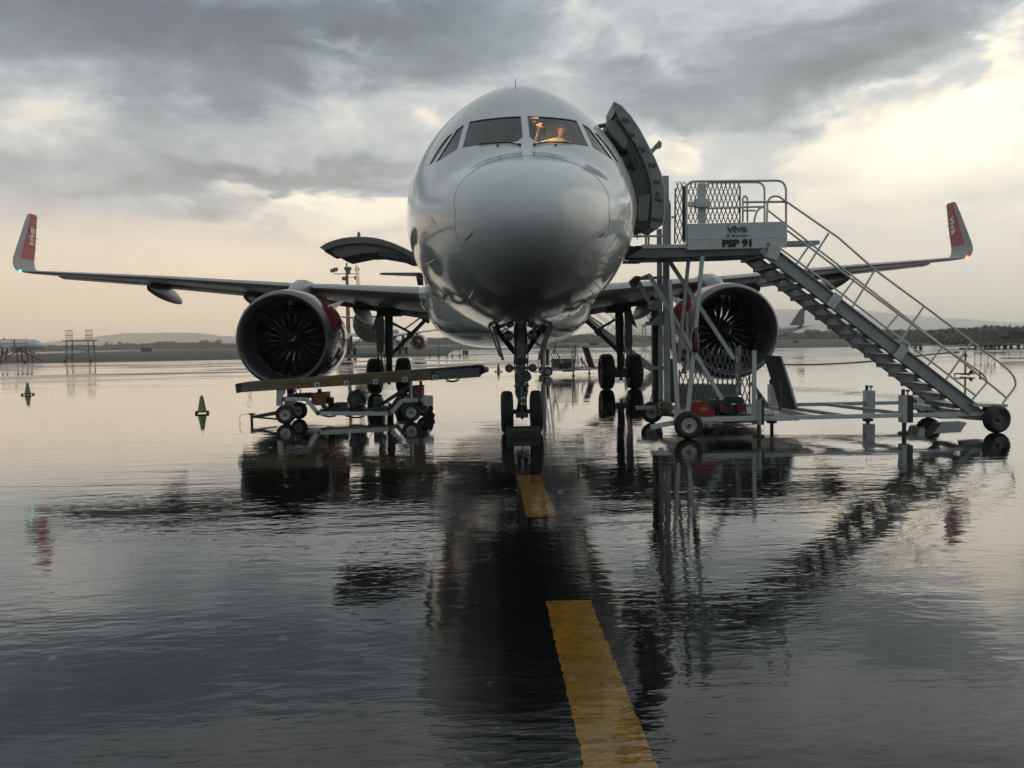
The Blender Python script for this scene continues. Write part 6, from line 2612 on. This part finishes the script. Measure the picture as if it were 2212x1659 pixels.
# pale maintenance stands at the far left
def maint_stand(px, py, label, kind_):
    g = gnd(px, py)
    t = thing('maintenance_stand', (g.x, g.y, 0), label, 'maintenance stand')
    x0, y0 = g.x, g.y
    fm = mat('stand_brown', (.15, .12, .085), .7, var=.3)
    b = MB()
    if kind_ == 0:
        for sx in (-1.4, 1.4):
            for sy in (-.7, .7):
                b.bar((x0 + sx, y0 + sy, .15), (x0 + sx * .9, y0 + sy, 2.55), .10, .10)
        for z in (.5, 1.3, 2.0):
            for sy in (-.7, .7):
                b.bar((x0 - 1.4, y0 + sy, z), (x0 + 1.4, y0 + sy, z), .06, .06)
        b.bar((x0 - 1.4, y0 - .7, .5), (x0 + 1.4, y0 - .7, 1.3), .05, .05)
        b.bar((x0 - 1.4, y0 - .7, 2.0), (x0 + 1.4, y0 - .7, 1.3), .05, .05)
        b.box((x0, y0, 2.62), (3.4, 1.6, .12))
        b.build('stand_frame', fm, t)
        for sx in (-1.25, 1.15):
            b = MB()
            for k in range(7):
                b.box((x0 + sx - .42 + k * .14, y0 - .1, 3.3), (.03, .03, 1.25))
            b.box((x0 + sx, y0 - .1, 3.92), (.9, .05, .06))
            b.box((x0 + sx, y0 - .1, 3.3), (.9, .05, .06))
            b.build('guard_cage', mat('cage_grey', (.2, .2, .19), .6), t)
    else:
        for sx in (-1.9, .2, 1.5):
            b.bar((x0 + sx, y0, .15), (x0 + sx * .8, y0, 1.9), .16, .12)
            b.bar((x0 + sx, y0 + 1, .15), (x0 + sx * .8, y0 + 1, 1.9), .16, .12)
        b.bar((x0 - 1.9, y0, .3), (x0 + 1.6, y0, .3), .1, .1)
        b.bar((x0 - 1.5, y0, .4), (x0 + .6, y0, 1.8), .1, .1)
        b.bar((x0 + .2, y0, 1.8), (x0 + 3.0, y0, .35), .14, .2)
        b.box((x0 - .2, y0 + .5, 1.95), (3.2, 1.4, .12))
        b.build('stand_frame', fm, t)
        b = MB()
        for z in (2.45, 2.95):
            b.tube([(x0 - 1.7, y0, z), (x0 + 1.4, y0, z)], .03, 5)
        for sx in (-1.7, -.1, 1.4):
            b.tube([(x0 + sx, y0, 1.95), (x0 + sx, y0, 2.97)], .035, 5)
        b.box((x0 - .1, y0, 2.5), (.2, .06, 1.0))
        b.build('guard_rail', mat('stand_grey', (.25, .22, .18), .6), t)
        for k in range(5):
            b = MB()
            b.box((x0 + 1.0 + k * .42, y0 + .4, 1.5 - k * .26), (.34, .9, .04))
            b.build('step', orange_box, t)
    for sx in (-1.5, 1.5):
        b = MB()
        b.lathe((x0 + sx, y0 - .8, .16), (0, 1, 0), [(-.06, 0), (-.06, .16), (.06, .16), (.06, 0)], 14)
        b.build('wheel', rubber, t)


maint_stand(175, 783.3, 'tall maintenance stand with two cage towers on top, left of the engine', 0)
maint_stand(35, 785.6, 'low brown maintenance stand with orange steps in front of the pale far airliner', 1)


# carts and the white platform at the far right
def cart(px, py, label, hood):
    g = gnd(px, py)
    t = thing('baggage_cart', (g.x, g.y, 0), label, 'baggage cart', 'baggage carts at the far right')
    b = MB()
    b.box((g.x, g.y, .42), (2.1, 1.3, .10))
    b.bar((g.x - 1.0, g.y, .40), (g.x - 1.7, g.y, .25), .06, .06)
    b.build('cart_bed', gear_grey, t)
    for sx in (-.75, .75):
        for sy in (-.55, .55):
            b = MB()
            b.lathe((g.x + sx, g.y + sy, .19), (0, 1, 0), [(-.06, 0), (-.06, .15), (-.04, .19), (.04, .19), (.06, .15), (.06, 0)], 16)
            b.build('wheel', rubber, t)
    if hood:
        b = MB()
        for sx in (-.98, .98):
            for sy in (-.6, .6):
                b.bar((g.x + sx, g.y + sy, .45), (g.x + sx, g.y + sy, 1.75), .05, .05)
        b.build('hood_post', gear_grey, t)
        b = MB()
        b.prism([(g.x - 1.2, g.y - .68, 1.30), (g.x - .95, g.y - .68, 1.05), (g.x + 1.1, g.y - .68, 1.05), (g.x + 1.15, g.y - .68, 1.75), (g.x - 1.1, g.y - .68, 1.78)], (0, 1.36, 0))
        b.build('hood', mat('tarpaulin_dark', (.02, .024, .026), .5, bump=.02, bscale=4), t)
    else:
        b = MB()
        for k in range(5):
            b.box((g.x - .8 + .4 * k, g.y, .55 + .03 * (k % 2)), (.04, 1.2, .22))
        b.build('rack', gear_grey, t)


cart(2192, 752.3, 'hooded baggage cart with a dark tarpaulin at the right edge', True)
cart(2150, 752.5, 'open flat cart left of the hooded cart', False)
cart(2128, 752.0, 'open flat cart standing under the white platform', False)
cart(1968, 755.8, 'flat cart seen through the handrails of the near stairs', False)
g = gnd(2134, 754)
t = thing('aircraft_stand', (g.x, g.y, 0), 'faint white railed platform showing above the scrub at the far right', 'access platform')
b = MB()
zt2 = at(2134, 703, g.y).z
zf = at(2134, 716, g.y).z
k_ = g.y / FOC
xa, xb = g.x - 17.5 * k_, g.x + 17.5 * k_
for x in (xa, g.x - .1, g.x + .6, xb):
    b.tube([(x, g.y, zf), (x, g.y, zt2)], .03, 6)
b.tube([(xa, g.y, zt2), (xb, g.y, zt2)], .022, 6)
b.tube([(xa, g.y, (zt2 + zf) / 2), (xb, g.y, (zt2 + zf) / 2)], .018, 6)
b.build('guard_rail', stair_paint, t)
b = MB()
b.box(((xa + xb) / 2, g.y + .6, zf), (xb - xa, 1.4, .16))
for x in (xa + .1, xb - .1):
    b.bar((x, g.y, .15), (x, g.y, zf), .08, .08)
    b.bar((x, g.y + 1.1, .15), (x, g.y + 1.1, zf), .08, .08)
b.build('platform_frame', gear_grey, t)
b = MB()
for x in (g.x - .25, g.x + .38):
    b.box((x, g.y, zf + .38), (.10, .1, .6))
    b.box((x - .03, g.y, zf + .52), (.24, .1, .13))
b.build('lock_post', gear_grey, t)

# air: one even box of thin rain haze round everything
b = MB()
b.box((0, 2230, 160), (8600, 4720, 322))
hz = b.build('haze', bpy.data.materials.new('haze'))
hm = hz.data.materials[0]
hm.use_nodes = True
hm.node_tree.nodes.clear()
pv = hm.node_tree.nodes.new('ShaderNodeVolumePrincipled')
pv.inputs['Color'].default_value = (.99, .99, .99, 1)
pv.inputs['Density'].default_value = .00048
pv.inputs['Anisotropy'].default_value = .86
ho = hm.node_tree.nodes.new('ShaderNodeOutputMaterial')
hm.node_tree.links.new(pv.outputs[0], ho.inputs['Volume'])
tag(hz, kind='stuff')
